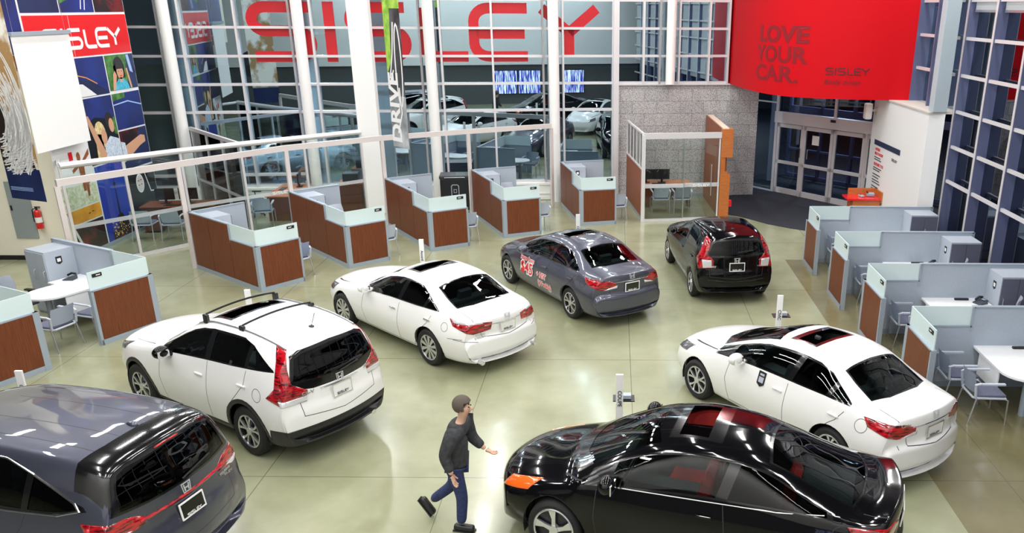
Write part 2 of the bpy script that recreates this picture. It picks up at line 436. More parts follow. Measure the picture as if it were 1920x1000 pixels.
for i, (x, y) in enumerate(LAMPS):
    h = H if i == 0 else dup(H, (x, y, CEIL), 0, H['label'], H['group'])
    l = lamp_light(i, x, y, 72)
for i, (x, y) in enumerate(ADDED_GALLERY_LAMPS):
    dup(H, (x, y, CEIL), PI/2, H['label'], H['group']); l = lamp_light(99+i, x, y, 85, True); l.rotation_euler = (R_(-40), 0, 0)  # added lamps, tilted onto the gallery wall

# ---- facade behind the stations: local x along the glass, local y outwards
AX = R_(7.0)
def W(u, d=0.0, z=0.0): return V(-1+u*math.cos(AX)-d*math.sin(AX), 27.2+u*math.sin(AX)+d*math.cos(AX), z)
ZS = [.60, 2.87, 3.69, 4.51, 5.33, 6.15, 6.97, 7.79, 8.61, 9.38]
ZT = [3.69, 4.51, 5.33, 6.15, 6.97, 7.79, 8.61, 9.38]
def glazing(n, us, zs, extra=()):
    w = sroot('window_%d' % n, W(0), AX)
    b = MB(); z0, z1 = zs[0], zs[-1]
    for u in us: b.bx(u-.03, u+.03, -.16, .02, z0-.04, z1)
    for z in list(zs)+list(extra): b.bx(us[0], us[-1], -.12, .015, z-.035, z+.035)
    b.build('window_frame', ALU, w)
    zz = sorted(list(zs)+list(extra))
    for i in range(len(us)-1):
        b = MB()
        for j in range(len(zz)-1): b.bx(us[i]+.03, us[i+1]-.03, -.006, .006, zz[j]+.035, zz[j+1]-.035)
        b.build('window_pane', WINGL, w)
    return w
cols = [-15.9, -12.15, -8.43, -4.68, -.95]
n = 1
for i in range(len(cols)-1):
    a, c_ = cols[i], cols[i+1]
    glazing(n, [a-.31, a+.31, (a+c_)/2, c_-.31], ZS, (.95,) if i < 2 else ()); n += 1
glazing(n, [-1.26, -.64, .93], ZS); n += 1
glazing(n, [1.08, 1.9, 2.42], ZT); n += 1
glazing(n, [2.42, 3.04, 4.0, 4.62], ZT); n += 1
w = sroot('wall_back', W(0), AX, 'low white sill wall under the facade glass')
b = MB(); b.bx(-17, .95, -.22, .1, 0, .50); b.bx(-17, .95, -.26, .1, .50, .565); b.bx(-17, .95, -.25, -.22, .20, .24); b.bx(-17, .95, -.25, -.22, .02, .12); b.build('sill_wall', WHITE, w)
b = MB(); b.bx(.93, 1.10, -.30, .05, 0, CEIL); b.build('corner_post', ALU, w)
b = MB(); b.bx(1.10, 5.72, -.10, .32, 0, 3.62); 
sw = b.build('wall_stone', STONE); sw.location = W(0); sw.rotation_euler = (0, 0, AX); struct(sw, 'speckled grey stone block wall')
b = MB(); b.bx(1.10, 5.72, -.16, .32, 3.62, 3.66); b.build('wall_cap', ALU, sw)
b = MB(); b.bx(1.12, 5.0, -.14, -.10, 0, .10); b.build('skirting', GREYM, sw)
# round columns
cg = 'round white columns along the glass'
COLN = ['beyond the photo mural', 'second along from the photo mural', 'beside the black equipment case', 'right of the last grey post of the long beam']
for i, u in enumerate(cols[1:]):
    t = tag(MB().cyl(W(u, -.40, 0), W(u, -.40, CEIL), .165, seg=28).build('column', WHITE, smooth=True), 'round white column in front of the glass, '+COLN[i], 'column', cg)
tag(MB().cyl(W(2.73, -.32, 3.66), W(2.73, -.32, CEIL), .15, seg=28).build('column', WHITE, smooth=True), 'short round white column standing on the stone wall', 'column', cg)
b = MB(); b.box((-7.27, 24.95, CEIL/2), (.60, .42, CEIL), R_(4)); b.bevel(.03)
tag(b.build('pillar', WHITE), 'broad square white pillar rising behind the long beam', 'pillar')
# red lettering on the glass
LSP = [(-10.0, -8.04), (-7.82, -7.42), (-7.17, -5.25), (-5.02, -3.40), (-3.51, -1.57), (-1.44, .57)]
wl = logo('window_lettering', LSP, 1.72, .31, frame(W(0, -.020, 4.34), (math.cos(AX), math.sin(AX), 0), (0, 0, 1)), VINYL, th=.004)
tag(wl, 'huge red SISLEY lettering spread across the facade glass', 'lettering')

# ---- wall behind the viewer, with video screens under the gallery
w = sroot('wall_front'); b = MB(); b.bx(-20, 12, -1.6, -1.4, 0, 2.45); b.build('lower_wall', mat('dim_grey_wall', (.10, .105, .11), .7), w)
b = MB(); b.bx(-20, 12, -1.6, -1.2, 2.45, CEIL); b.build('gallery_wall', WHITE, w)
scr = mat('birch_video', (.02, .02, .05), .3)
def screen_mat():
    m = scr; L = m.node_tree.links; bb = m.node_tree.nodes['Principled BSDF']
    tc = add(m, 'ShaderNodeTexCoord'); mp = add(m, 'ShaderNodeMapping'); mp.inputs['Scale'].default_value = (9, 1, .6)
    nz = add(m, 'ShaderNodeTexNoise'); nz.inputs['Scale'].default_value = 2.5; nz.inputs['Detail'].default_value = 5
    cr = add(m, 'ShaderNodeValToRGB'); e = cr.color_ramp.elements; e[0].position = .47; e[0].color = (.02, .03, .25, 1); e[1].position = .58; e[1].color = (.75, .8, 1, 1)
    L.new(tc.outputs['Object'], mp.inputs[0]); L.new(mp.outputs[0], nz.inputs['Vector']); L.new(nz.outputs['Fac'], cr.inputs[0]); L.new(cr.outputs[0], bb.inputs['Emission Color']); bb.inputs['Emission Strength'].default_value = 1.6
screen_mat()
for i, x in enumerate((-.80, .72, 3.60)):
    b = MB(); b.bx(x, x+1.46, -1.38, -1.33, .62, 2.10)
    t = tag(b.build('video_screen', BLACK), 'wall screen showing blue and white birch trees, %s of three under the gallery' % ('first', 'middle', 'last')[i], 'screen', 'video screens')
    b = MB(); b.bx(x+.03, x+1.43, -1.33, -1.325, .65, 2.07); b.build('screen_picture', scr, t)

# ---- left end: cream wall, mural wall
w = sroot('wall_left', label='cream painted wall at the left end')
b = MB(); b.bx(-20, -13.2, 19.7, 19.9, 0, CEIL); b.bx(-13.42, -13.2, 19.7, 23.68, 0, CEIL); b.bx(-13.42, -13.2, 16.4, 19.7, 4.55, CEIL); b.build('painted_wall', CREAM, w)
w = sroot('wall_far_left'); b = MB(); b.bx(-20, -19.8, -14, 30, 0, CEIL); b.build('dim_wall', mat('dim_blue_wall', (.045, .05, .06), .6), w)
b = MB(); b.bx(-19.8, -13.2, 19.67, 19.70, 0, .11); struct(b.build('baseboard_left', BLACK))
b = MB(); b.bx(-13.2, -13.17, 19.75, 23.68, 0, .10); struct(b.build('baseboard_mural', GREYM))
# electrical panel door
t = thing('electrical_panel', 'tall grey electrical panel door on the cream wall', 'panel', (-14.36, 19.7, 0))
b = MB(); b.bx(-.27, .27, -.03, 0, .55, 1.95); b.bevel(.006); b.build('panel_door', mat('panel_grey', (.30, .34, .35), .45), t)
b = MB(); b.bx(-.23, -.20, -.05, -.03, 1.25, 1.37); b.build('latch', BLACK, t)
# extinguisher
t = thing('fire_extinguisher', 'red fire extinguisher hung on the cream wall', 'fire extinguisher', (-13.95, 19.62, .82))
b = MB(); b.cyl((0, 0, .0), (0, 0, .40), .075, seg=20); b.sph((0, 0, .40), .075, (1, 1, .8)); b.build('cylinder', mat('extinguisher_red', (.62, .01, .01), .25, 0, .6), t, smooth=True)
b = MB(); b.cyl((0, 0, .15), (0, 0, .28), .077, seg=20); b.build('paper_label', PLATEW, t)
b = MB(); b.cyl((0, 0, .44), (0, 0, .52), .025); b.box((.03, 0, .53), (.14, .02, .02)); b.box((.03, 0, .50), (.12, .02, .015)); b.tube([(-.02, 0, .5), (-.11, 0, .46), (-.12, 0, .3), (-.10, -.02, .16)], .012); b.build('valve_and_hose', BLACK, t)
b = MB(); b.box((0, .06, .25), (.10, .03, .3)); b.build('wall_bracket', BLACK, t)
# mural
MU = thing('photo_mural', 'tall wall mural of photographs with a red SISLEY band', 'mural', (-13.2, 0, 0))
MF = frame((.0, 0, 0), (0, 1, 0), (0, 0, 1))
def T_(d): return MF @ Matrix.Translation((0, 0, d))
b = MB(); b.prism([(19.46, 1.20), (20.0, 0.03), (23.66, .03), (23.66, 9.2), (19.46, 9.2)], .0, .012, MF); b.prism([(17.0, 4.6), (19.44, 4.6), (19.44, 9.2), (17.0, 9.2)], 0, .012, MF); b.build('white_backing', PLATEW, MU)
def cell(name, m, y0, y1, z0, z1, poly=None):
    b = MB(); b.prism(poly or [(y0, z0), (y1, z0), (y1, z1), (y0, z1)], .012, .018, MF); return b.build(name, m, MU)
def flat(par, m, polys, d=.018, name='printed_shape', th=.002):
    b = MB()
    for p in polys: b.prism(p, d, d+th, MF)
    return b.build(name, m, par)
def strokes(par, m, lines, w, d=.018, name='printed_lines', Mx=None):
    b = MB()
    for p in lines: b.ribbon(p, w, .002, (Mx or MF) @ Matrix.Translation((0, 0, d)))
    return b.build(name, m, par)
def ell(cx, cy, rx, ry, n=18, a0=0): return [(cx+rx*math.cos(2*PI*k/n+a0), cy+ry*math.sin(2*PI*k/n+a0)) for k in range(n)]
PBL = noise_mat('print_blue', (.006, .009, .06), (.012, .03, .24), .9, .35, coord='Object')
PNV = noise_mat('print_navy', (.006, .010, .05), (.015, .03, .12), 1.1, .35)
PDR = noise_mat('print_dark_red', (.012, .003, .006), (.30, .012, .015), 1.6, .35, lo=.5, hi=.75)
PSK = mat('print_skin', (.62, .33, .20), .4); PGN = noise_mat('print_green', (.02, .08, .015), (.10, .30, .05), 6, .4); PHR = mat('print_hair', (.02, .012, .01), .4)
PBD = noise_mat('print_blond', (.55, .38, .14), (.85, .72, .40), 14, .4); PTQ = noise_mat('print_turquoise', (.02, .30, .48), (.10, .55, .70), 20, .4); PSH = noise_mat('print_shirt', (.35, .45, .60), (.75, .82, .90), 25, .5)
POR = noise_mat('print_orange', (.62, .22, .02), (.85, .42, .04), 3, .4); PSA = noise_mat('print_grass', (.45, .50, .25), (.85, .85, .72), 12, .4); PBR = mat('print_brown', (.30, .09, .03), .4)
PLB = mat('print_light_blue', (.35, .50, .80), .4); PDK = mat('print_black', (.004, .005, .010), .3)
G = .025
ys = [19.46, 20.90, 22.30, 23.66]
cell('photo_print', PNV, 19.49, 20.88, 5.76, 9.2); cell('photo_print', PBL, 17.0, 19.42, 4.9, 9.2); cell('photo_print', PBR, 17.0, 19.42, 4.6, 4.88)
r = cell('photo_print', PBL, 20.92, 22.28, 5.76, 9.2); strokes(r, PLATEW, [arc(19.9, 6.5, 2.1, -19, 50, 12), arc(19.9, 6.5, 1.95, -20, 50, 12)], .03); flat(r, PGN, [[(20.92, 5.95), (21.6, 6.15), (21.9, 6.8), (20.92, 7.2)]])
r = cell('photo_print', PDR, 22.32, 23.64, 5.76, 9.2); strokes(r, REDLAMP, [[(22.5, 6.3), (23.3, 5.85)], [(22.4, 6.5), (23.6, 5.95)]], .02)
red = cell('red_band', RED, 19.50, 23.64, 4.74, 5.70)
logo_w('band_lettering', 3.25, .50, T_(.018) @ Matrix.Translation((20.05, 4.90, 0)), PLATEW, red, .003, w=.09)
strokes(red, mat('print_grey_line', (.55, .35, .35), .5), [[(21.15, 4.75), (21.15, 5.69)]], .02)
r = cell('photo_print', PNV, 20.92, 22.27, 3.77, 4.70); flat(r, PBL, [[(20.92, 4.2), (21.5, 4.15), (22.27, 3.8), (22.27, 4.70), (20.92, 4.70)]]); flat(r, PLATEW, [[(20.92, 3.78), (21.7, 3.78), (21.2, 4.08), (20.92, 4.1)]]); strokes(r, POR, [[(20.95, 4.32), (21.4, 4.22), (21.8, 4.05)]], .025, .021)
r = cell('photo_print', PNV, 19.49, 20.88, 3.77, 4.70)
r = cell('photo_print', PNV, 19.49, 20.88, 2.80, 3.73)
# child at a car window
r = cell('photo_print', PGN, 22.32, 23.64, 3.81, 4.70)
flat(r, PNV, [[(23.2, 3.81), (23.64, 3.81), (23.64, 4.70), (23.30, 4.70)]]); flat(r, PLB, [[(23.38, 4.25), (23.52, 4.2), (23.42, 4.68), (23.30, 4.68)]], .020)
flat(r, PHR, [ell(22.88, 4.38, .24, .27), [(22.62, 4.0), (22.74, 4.0), (22.72, 4.45), (22.62, 4.42)], [(23.0, 4.1), (23.12, 4.1), (23.12, 4.45), (23.0, 4.45)]], .020)
flat(r, PTQ, [[(22.55, 3.81), (23.25, 3.81), (23.15, 4.0), (22.98, 4.10), (22.78, 4.08), (22.62, 3.98)]], .022)
flat(r, PSK, [ell(22.90, 4.26, .155, .185), [(22.84, 4.0), (22.96, 4.0), (22.96, 4.12), (22.84, 4.12)], [(22.45, 3.82), (22.56, 3.82), (22.72, 4.18), (22.66, 4.30), (22.56, 4.22)], [(23.28, 3.82), (23.36, 3.82), (23.26, 4.34), (23.18, 4.34)]], .024)
flat(r, PHR, [[(22.72, 4.34), (23.08, 4.34), (23.08, 4.50), (22.74, 4.52)], ell(22.83, 4.28, .022, .012, 8), ell(22.97, 4.28, .022, .012, 8)], .026); flat(r, RED, [ell(22.91, 4.16, .035, .02, 8)], .026)
# couple in a car
r = cell('photo_print', PBL, 20.92, 22.28, 2.10, 3.73); flat(r, PDK, [[(20.92, 2.1), (22.28, 2.1), (22.28, 3.1), (21.4, 3.25), (20.92, 3.1)]])
flat(r, PSH, [[(21.55, 2.10), (22.28, 2.10), (22.28, 2.60), (21.9, 2.72), (21.6, 2.5)]], .020)
flat(r, PBD, [ell(21.50, 2.80, .24, .34), [(21.2, 2.15), (21.5, 2.15), (21.6, 2.8), (21.28, 2.85)]], .022); flat(r, PHR, [ell(21.98, 3.10, .17, .22)], .022)
flat(r, PSK, [ell(21.64, 2.74, .12, .19), ell(22.04, 2.98, .11, .18), [(21.0, 3.3), (21.12, 3.32), (21.62, 2.3), (21.5, 2.12), (21.38, 2.2)]], .024); flat(r, PGN, [[(22.14, 2.75), (22.28, 2.7), (22.28, 3.2), (22.16, 3.15)]], .020)
r = cell('photo_print', PBL, 22.32, 23.64, 2.80, 3.73); flat(r, PGN, [[(22.32, 3.55), (22.9, 3.60), (22.9, 3.73), (22.32, 3.73)]]); strokes(r, PLB, [[(22.32, 3.45), (23.0, 3.5), (23.64, 3.35)]], .03, .021)
r = cell('photo_print', PNV, 22.32, 23.64, 1.75, 2.76); flat(r, PDR, [[(22.32, 2.4), (23.0, 2.3), (23.3, 2.76), (22.32, 2.76)]]); flat(r, PSK, [[(22.32, 2.02), (22.5, 2.0), (23.2, 2.28), (23.5, 2.35), (23.5, 2.52), (23.3, 2.56), (22.32, 2.32)]], .020); flat(r, PSH, [[(22.32, 1.95), (22.55, 2.0), (22.5, 2.45), (22.32, 2.5)]], .022)
# jumper over grass
r = cell('photo_print', PLATEW, 19.50, 20.90, 1.24, 2.76, [(19.50, 1.24), (20.90, 1.24), (20.90, 2.76), (19.50, 2.76)]); flat(r, PSA, [[(19.5, 1.24), (20.9, 1.24), (20.9, 1.72), (19.5, 1.80)]])
flat(r, PBR, [ell(20.42, 2.42, .07, .12), [(20.36, 1.95), (20.55, 1.95), (20.58, 2.30), (20.34, 2.30)], [(20.1, 2.06), (20.4, 2.20), (20.38, 2.30), (20.08, 2.14)], [(20.52, 2.22), (20.85, 2.42), (20.86, 2.56), (20.54, 2.32)], [(20.38, 1.58), (20.48, 1.58), (20.50, 1.97), (20.37, 1.97)], [(20.5, 1.42), (20.58, 1.44), (20.62, 1.72), (20.72, 1.78), (20.68, 1.86), (20.50, 1.80)]], .022)
flat(r, RED, [[(20.05, 2.38), (20.20, 2.38), (20.20, 2.58), (20.05, 2.58)]], .022)
r = cell('photo_print', POR, 0, 0, 0, 0, [(19.70, .86), (20.90, .86), (20.90, 1.20), (19.52, 1.20)]); flat(r, PHR, [ell(20.4, 1.02, .05, .012, 8), ell(20.55, 1.04, .05, .012, 8)], .020)
cell('photo_print', PDR, 0, 0, 0, 0, [(20.05, .10), (20.90, .10), (20.90, .82), (19.72, .82)])
# tower at night
r = cell('photo_print', mat('print_bright_blue', (.008, .04, .36), .35), 20.96, 22.24, .10, 2.06)
flat(r, PDK, [[(21.62, .6), (21.70, .6), (21.67, 1.55), (21.65, 1.55)], ell(21.66, 1.50, .06, .055, 12), [(21.655, 1.5), (21.665, 1.5), (21.662, 1.95), (21.658, 1.95)], [(21.2, .10), (22.24, .10), (22.24, .42), (22.0, .62), (21.9, .48), (21.75, .72), (21.55, .70), (21.5, .40), (21.2, .3)]], .020)
GL = mat('print_gold_lights', (.95, .55, .15), .4)
flat(r, GL, [ell(21.25+random.random()*.95, .14+random.random()*.42, .012+.014*random.random(), .012+.010*random.random(), 7) for _ in range(60)], .023)
flat(r, PDR, [[(21.3, .10), (22.24, .10), (22.24, .22), (21.8, .24)]], .0225)
# car interior with wheel
r = cell('photo_print', PDK, 22.30, 23.64, .10, 1.70); flat(r, PLATEW, [ell(22.85, 1.28, .19, .26, 24)], .020); flat(r, mat('print_dial', (.62, .62, .62), .4), [ell(22.85, 1.28, .16, .22, 24)], .022); strokes(r, PLATEW, [[(23.1, 1.66), (23.32, .98), (23.64, .95)]], .03, .021)
strokes(r, RED, [[(22.76, 1.36), (22.82, 1.36)], [(22.88, 1.37), (22.94, 1.37)], [(22.76, 1.24), (22.82, 1.24)], [(22.88, 1.25), (22.94, 1.25)]], .03, .024)

# projection screen
t = thing('projection_screen', 'blank white hanging screen in front of the photo mural', 'screen', (-12.9, 19.6, 0))
b = MB(); b.bx(-.008, .008, -1.0, 1.0, 2.80, 5.30); b.build('screen_fabric', mat('screen_white', (.90, .90, .89), .6), t)
b = MB(); b.bx(-.05, .05, -1.03, 1.03, 5.30, 5.38); b.build('roller_case', GREYM, t)
b = MB(); b.bx(-.003, .003, -.9, -.894, 5.38, CEIL-.01); b.bx(-.003, .003, .894, .9, 5.38, CEIL-.01); b.build('hanging_rod', BRUSH, t)
# fibre banner
fd = V(1.02, -.39, 0).normalized()
t = thing('hanging_banner', 'banner printed with swirling white fibres over navy, hung at the left edge', 'banner', (-12.43, 16.87, 0))
FM = Matrix.Translation((0, 0, .418)) @ frame((0, 0, 0), fd, (0, 0, 1)) @ Matrix.Scale(.93, 4); BW = 1.09
def fcell(m, poly, d0, d1, nm): b = MB(); b.prism(poly, d0, d1, FM); return b.build(nm, m, t)
fcell(noise_mat('print_sand', (.42, .25, .10), (.93, .90, .82), 2.2, .5, 8, (1, 1, .8), lo=.40, hi=.52), [(0, 2.55), (BW, 2.55), (BW, 7.5), (0, 7.5)], 0, .006, 'banner_cloth')
fcell(PNV, [(0, 1.90), (BW, 1.90), (BW, 2.60), (0, 2.60)], 0, .0065, 'navy_hem'); 
strokes(t, PLB, [[(.05, 2.10+.03*k), (.75, 2.11+.03*k)] for k in range(3)], .012, .007, 'printed_lines', FM)
flat_ = MB(); flat_.prism(ell(.05, 3.55, .42, .55), .006, .008, FM); flat_.prism([(.0, 2.6), (1.0, 2.6), (.9, 3.1), (.3, 2.95), (0, 3.0)], .006, .0075, FM); flat_.build('printed_shape', PHR, t)
L_ = []
for k in range(80):
    cx, cy = .05+random.uniform(-.12, .15), 3.6+random.uniform(-.15, .25); rx = random.uniform(.40, 1.05); ry = rx*random.uniform(.9, 2.0); a0 = random.uniform(-100, -40); a1 = a0+random.uniform(60, 130)
    L_.append([p for p in [(cx+rx*math.cos(R_(a0+(a1-a0)*i/12)), cy+ry*math.sin(R_(a0+(a1-a0)*i/12))) for i in range(13)] if .01 < p[0] < BW-.01 and 2.45 < p[1] < 6.5])
strokes(t, PLATEW, [l for l in L_ if len(l) > 2], .026, .009, 'printed_fibres', FM)
L_ = [[(random.uniform(.01, .3), 2.5+k*.03), (random.uniform(.5, .7), 2.52+k*.036), (random.uniform(.9, BW-.01), 2.60+k*.045)] for k in range(14)]
strokes(t, PLATEW, L_, .010, .010, 'printed_fibres', FM)
b = MB(); b.tube([FM @ V(-.02, 7.5, 0), FM @ V(BW+.02, 7.5, 0)], .02); b.tube([FM @ V(.1, 7.5, 0), FM @ V(.1, 9.65, 0)], .005); b.tube([FM @ V(.95, 7.5, 0), FM @ V(.95, 9.65, 0)], .005); b.build('banner_pole', BRUSH, t)
# DRIVE banner
t = thing('hanging_banner', 'narrow DRIVE banner in green, black and grey hung before the broad pillar', 'banner', (-5.54, 20.98, 0))
FM = frame((0, 0, 0), (math.cos(R_(-46)), math.sin(R_(-46)), 0), (0, 0, 1)); BW = .75
fcell(noise_mat('print_smoke', (.10, .11, .12), (.55, .58, .60), 2.0, .5, 6), [(0, 2.65), (BW, 2.65), (BW, 3.9), (0, 3.9)], 0, .006, 'banner_cloth')
fcell(noise_mat('print_black_white', (.01, .012, .012), (.10, .11, .12), 3.0, .4, 4), [(0, 3.9), (BW, 3.9), (BW, 5.9), (0, 5.9)], 0, .006, 'banner_cloth')
fcell(noise_mat('print_lime', (.08, .30, .01), (.50, .75, .12), 4.0, .4, 5), [(0, 5.9), (BW, 5.9), (BW, 8.2), (0, 8.2)], 0, .006, 'banner_cloth')
fcell(MATS['print_lime'], [(0, 4.4), (.22, 4.7), (.30, 5.9), (0, 5.9)], .006, .008, 'printed_shape')
strokes(t, PLATEW, [ell(.55, 4.6, .14, .95, 20)+[(.69, 4.6)], [(.12, 4.3), (.3, 4.9), (.42, 5.6)], [(.05, 4.1), (.3, 4.5)], [(.3, 3.0), (.55, 3.5), (.5, 4.1)]], .05, .008, 'printed_lines', FM)
text_into('banner_lettering', 'DRIVE', .62, FM @ Matrix.Translation((.26, 3.60, .010)) @ Matrix.Rotation(PI/2, 4, 'Z'), PLATEW, t, .002, .02)
b = MB(); b.tube([FM @ V(-.02, 8.2, 0), FM @ V(BW+.02, 8.2, 0)], .02); b.tube([FM @ V(.36, 8.2, 0), FM @ V(.36, CEIL, 0)], .006); b.build('banner_pole', BRUSH, t)

# ---- curved red sign
SC = [(3.66, 28.0), (3.78, 27.0), (3.96, 25.85), (4.18, 24.9), (4.48, 24.15), (4.80, 23.72), (5.2, 23.42), (5.8, 23.16), (6.43, 23.0), (7.0, 22.92), (7.56, 22.86), (7.90, 22.80)]
SR, _ = pchip_t(np.array(SC), 5)
Z0 = 3.65
b = MB()
def offs(P, d):
    P = np.array(P); out = []
    for i in range(len(P)):
        t_ = P[min(i+1, len(P)-1)]-P[max(i-1, 0)]; t_ = t_/np.linalg.norm(t_); out.append(P[i]+np.array([-t_[1], t_[0]])*d)
    return out
IN = offs(SR, -.0); OUT = offs(SR, .12)
b.prism([tuple(p) for p in IN]+[tuple(p) for p in OUT[::-1]], Z0, CEIL)
sg = thing('curved_sign', 'big curved red sign reading LOVE YOUR CAR above the entrance', 'sign')
so = b.build('sign_skin', SIGNRED, sg, smooth=True)
acc = np.concatenate([[0], np.cumsum(np.linalg.norm(np.diff(SR, axis=0), axis=1))])
def wrap_text(name, txt, size, x0, z, m, bold=0.0, shear=0.0, lg=None, W_=None, sx=1.0):
    """lettering bent round the sign; x0 = world x where the text starts."""
    s0 = float(np.interp(x0, SR[:, 0], acc))
    if lg: o = logo_w(name, W_, size, Matrix.Identity(4), m, sg, .004, w=size*.17)
    else: o = text_into(name, txt, size, Matrix.Identity(4), m, sg, .004, bold, 'LEFT', shear, sx=sx)
    bm = bmesh.new(); bm.from_mesh(o.data)
    bmesh.ops.subdivide_edges(bm, edges=[e for e in bm.edges if e.calc_length() > .15], cuts=3)
    for v in bm.verts:
        s = s0+v.co.x; px = float(np.interp(s, acc, SR[:, 0])); py = float(np.interp(s, acc, SR[:, 1]))
        i = min(len(SR)-2, max(0, int(np.searchsorted(acc, s))-1)); tt = SR[i+1]-SR[i]; tt = tt/np.linalg.norm(tt)
        d = .004+v.co.z
        v.co = V(px+tt[1]*d, py-tt[0]*d, z+v.co.y)
    bm.to_mesh(o.data); bm.free(); return o
wrap_text('sign_lettering', 'LOVE', .60, 4.15, 5.26, SIGNDK, .022, sx=1.36); wrap_text('sign_lettering', 'YOUR', .60, 4.13, 4.73, SIGNDK, .018, sx=1.22); wrap_text('sign_lettering', 'CAR.', .60, 4.12, 4.21, SIGNDK, .014, sx=1.42)
wrap_text('sign_lettering', '', .20, 5.66, 4.27, SIGNBK, lg=True, W_=1.16); wrap_text('sign_lettering', 'family driven', .19, 5.64, 4.09, SIGNBK, .0, .3, sx=.98)

# ---- pylon wall and right glass
w = sroot('wall_pylon', label='white end wall beside the entrance doors')
b = MB(); b.prism([(7.36, 24.1), (7.50, 20.2), (7.84, 20.08), (7.84, 24.1)], 0, 3.62); b.build('painted_wall', mat('pylon_white', (.80, .81, .82), .45), w)
b = MB(); b.prism([(7.32, 24.1), (7.46, 20.15), (8.4, 20.0), (8.4, 24.1)], 3.62, 3.66); b.build('ledge', mat('ledge_stone', (.55, .52, .48), .7), w)
PW = frame((7.40, 23.35, 0), (.137, -3.8, 0), (0, 0, 1))
t = thing('wall_notice', 'printed notice with navy bar on the white end wall', 'notice', (7.37, 23.72, 0))
PW = frame((-.006, 0, 0), (.137, -3.9, 0), (0, 0, 1))
b = MB(); b.prism([(.0, 2.36), (2.0, 2.36), (2.0, 2.50), (0, 2.50)], .0, .006, PW); b.build('navy_bar', NAVY, t)
for (tx, z, s_, m) in (('A DIFFERENT', 2.25, .11, RED), ('KIND OF DEALERSHIP', 2.13, .11, RED), ('OUR PROMISE TO YOU', 1.84, .12, RED), ('WE TREAT YOU LIKE FAMILY', 1.02, .12, DARKT)):
    text_into('notice_lettering', tx, s_, PW @ Matrix.Translation((.12, z, 0)), m, t, .003, .001, 'LEFT', sx=.62)
b = MB()
for k, z in enumerate((2.03, 1.97, 1.74, 1.68, 1.56, 1.48, 1.40, 1.33, 1.22, 1.15)): b.prism([(.12, z-.012), (.62+.14*((k*7) % 5)/4, z-.012), (.62+.14*((k*7) % 5)/4, z+.012), (.12, z+.012)], .0, .003, PW)
b.ribbon([(.2, .86), (.3, .94), (.36, .84), (.45, .93), (.5, .83), (.62, .90)], .012, .003, PW)
b.build('notice_small_print', DARKT, t)
logo_w('notice_lettering', .42, .07, PW @ Matrix.Translation((1.45, 2.13, 0)), DARKT, t)
XR = 8.0
GY = [22.8, 21.5, 20.3]
w = sroot('window_8', label='glazing above the white end wall')
b = MB()
for y in GY[:2]: b.bx(7.86, 8.22, y-.03, y+.03, 3.66, CEIL)
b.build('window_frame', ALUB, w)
b = MB()
for z in ZT[1:]: b.bx(7.94, 8.02, 20.3, 22.8, z-.035, z+.035)
b.build('transom', ALU, w)
b = MB(); b.bx(8.22, 8.235, 20.3, 22.8, 3.66, CEIL); b.build('window_pane', WINGL, w)
b = MB(); b.bx(7.52, 7.86, 20.06, 20.36, 3.66, CEIL); b.bevel(.012)
tag(b.build('pillar', mat('pale_blue_column', (.42, .50, .55), .4)), 'square pale blue pillar standing on the white end wall', 'pillar')
MY = [20.02-1.52*k for k in range(14)]
ZR = [.08, 2.05, 2.87, 3.69, 4.51, 5.33, 6.15, 6.97, 7.79, 8.61, 9.38]
for k in range(len(MY)-1):
    w = sroot('window_%d' % (9+k))
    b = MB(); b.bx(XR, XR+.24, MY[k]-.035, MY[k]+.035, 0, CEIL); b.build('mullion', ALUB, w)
    b = MB(); b.bx(XR-.012, XR, MY[k]-.04, MY[k]+.04, 0, CEIL); b.build('mullion_cap', ALU, w)
    b = MB()
    for z in ZR: b.bx(XR+.03, XR+.09, MY[k+1]+.035, MY[k]-.035, z-.035, z+.035)
    b.build('transom', ALU, w)
    b = MB(); b.bx(XR+.24, XR+.252, MY[k+1], MY[k], 0, CEIL); b.build('window_pane', SIDEGL, w)
for k in range(13):
    t = thing('roller_blind', 'grey roller blind on the tall right glazing, %s' % ('farthest bay' if k == 0 else 'second bay from the white end wall' if k == 1 else 'in the bays nearer than the second'), 'blind', (XR+.14, (MY[k]+MY[k+1])/2, 0), 0, 'grey roller blinds')
    zb_ = 5.90 if k < 3 else 2.6  # the low ones, out of view, are added to pale the facade's reflection
    b = MB(); b.bx(-.006, .006, -.68, .68, zb_+.05, 9.3); b.build('blind_cloth', mat('blind_grey', (.50, .52, .55), .8), t)
    b = MB(); b.bx(-.015, .015, -.68, .68, zb_, zb_+.05); b.build('bottom_bar', BRUSH, t)

# ---- entrance doors
EA = R_(-49.5)
EO = V(5.47, 28.38, 0)
er = sroot('door_1', EO, EA, 'aluminium framed glass entrance screen')
def ebox(b, u0, u1, z0, z1, d0=-.06, d1=.06): return b.bx(u0, u1, d0, d1, z0, z1)
b = MB()
for u in (0, 1.15, 3.5, 4.65): ebox(b, u-.05, u+.05, 0, 2.4)
ebox(b, -.05, 4.7, 2.36, 2.72, -.10, .10)
for u in (0, 2.30, 4.65): ebox(b, u-.04, u+.04, 2.72, 4.6)
ebox(b, -1.25, 0, .0, .05); ebox(b, -1.25, 0, 2.98, 3.02); b.build('door_frame', ALU, er)
b = MB(); ebox(b, -1.25, -.05, .05, 4.6, -.006, .006); ebox(b, 0, 4.65, 2.72, 4.6, -.006, .006); b.build('fixed_pane', DOORGL, er)
b = MB(); b.bx(2.2, 2.38, -.13, -.10, 2.58, 2.66); b.build('door_sensor', BLACK, er)
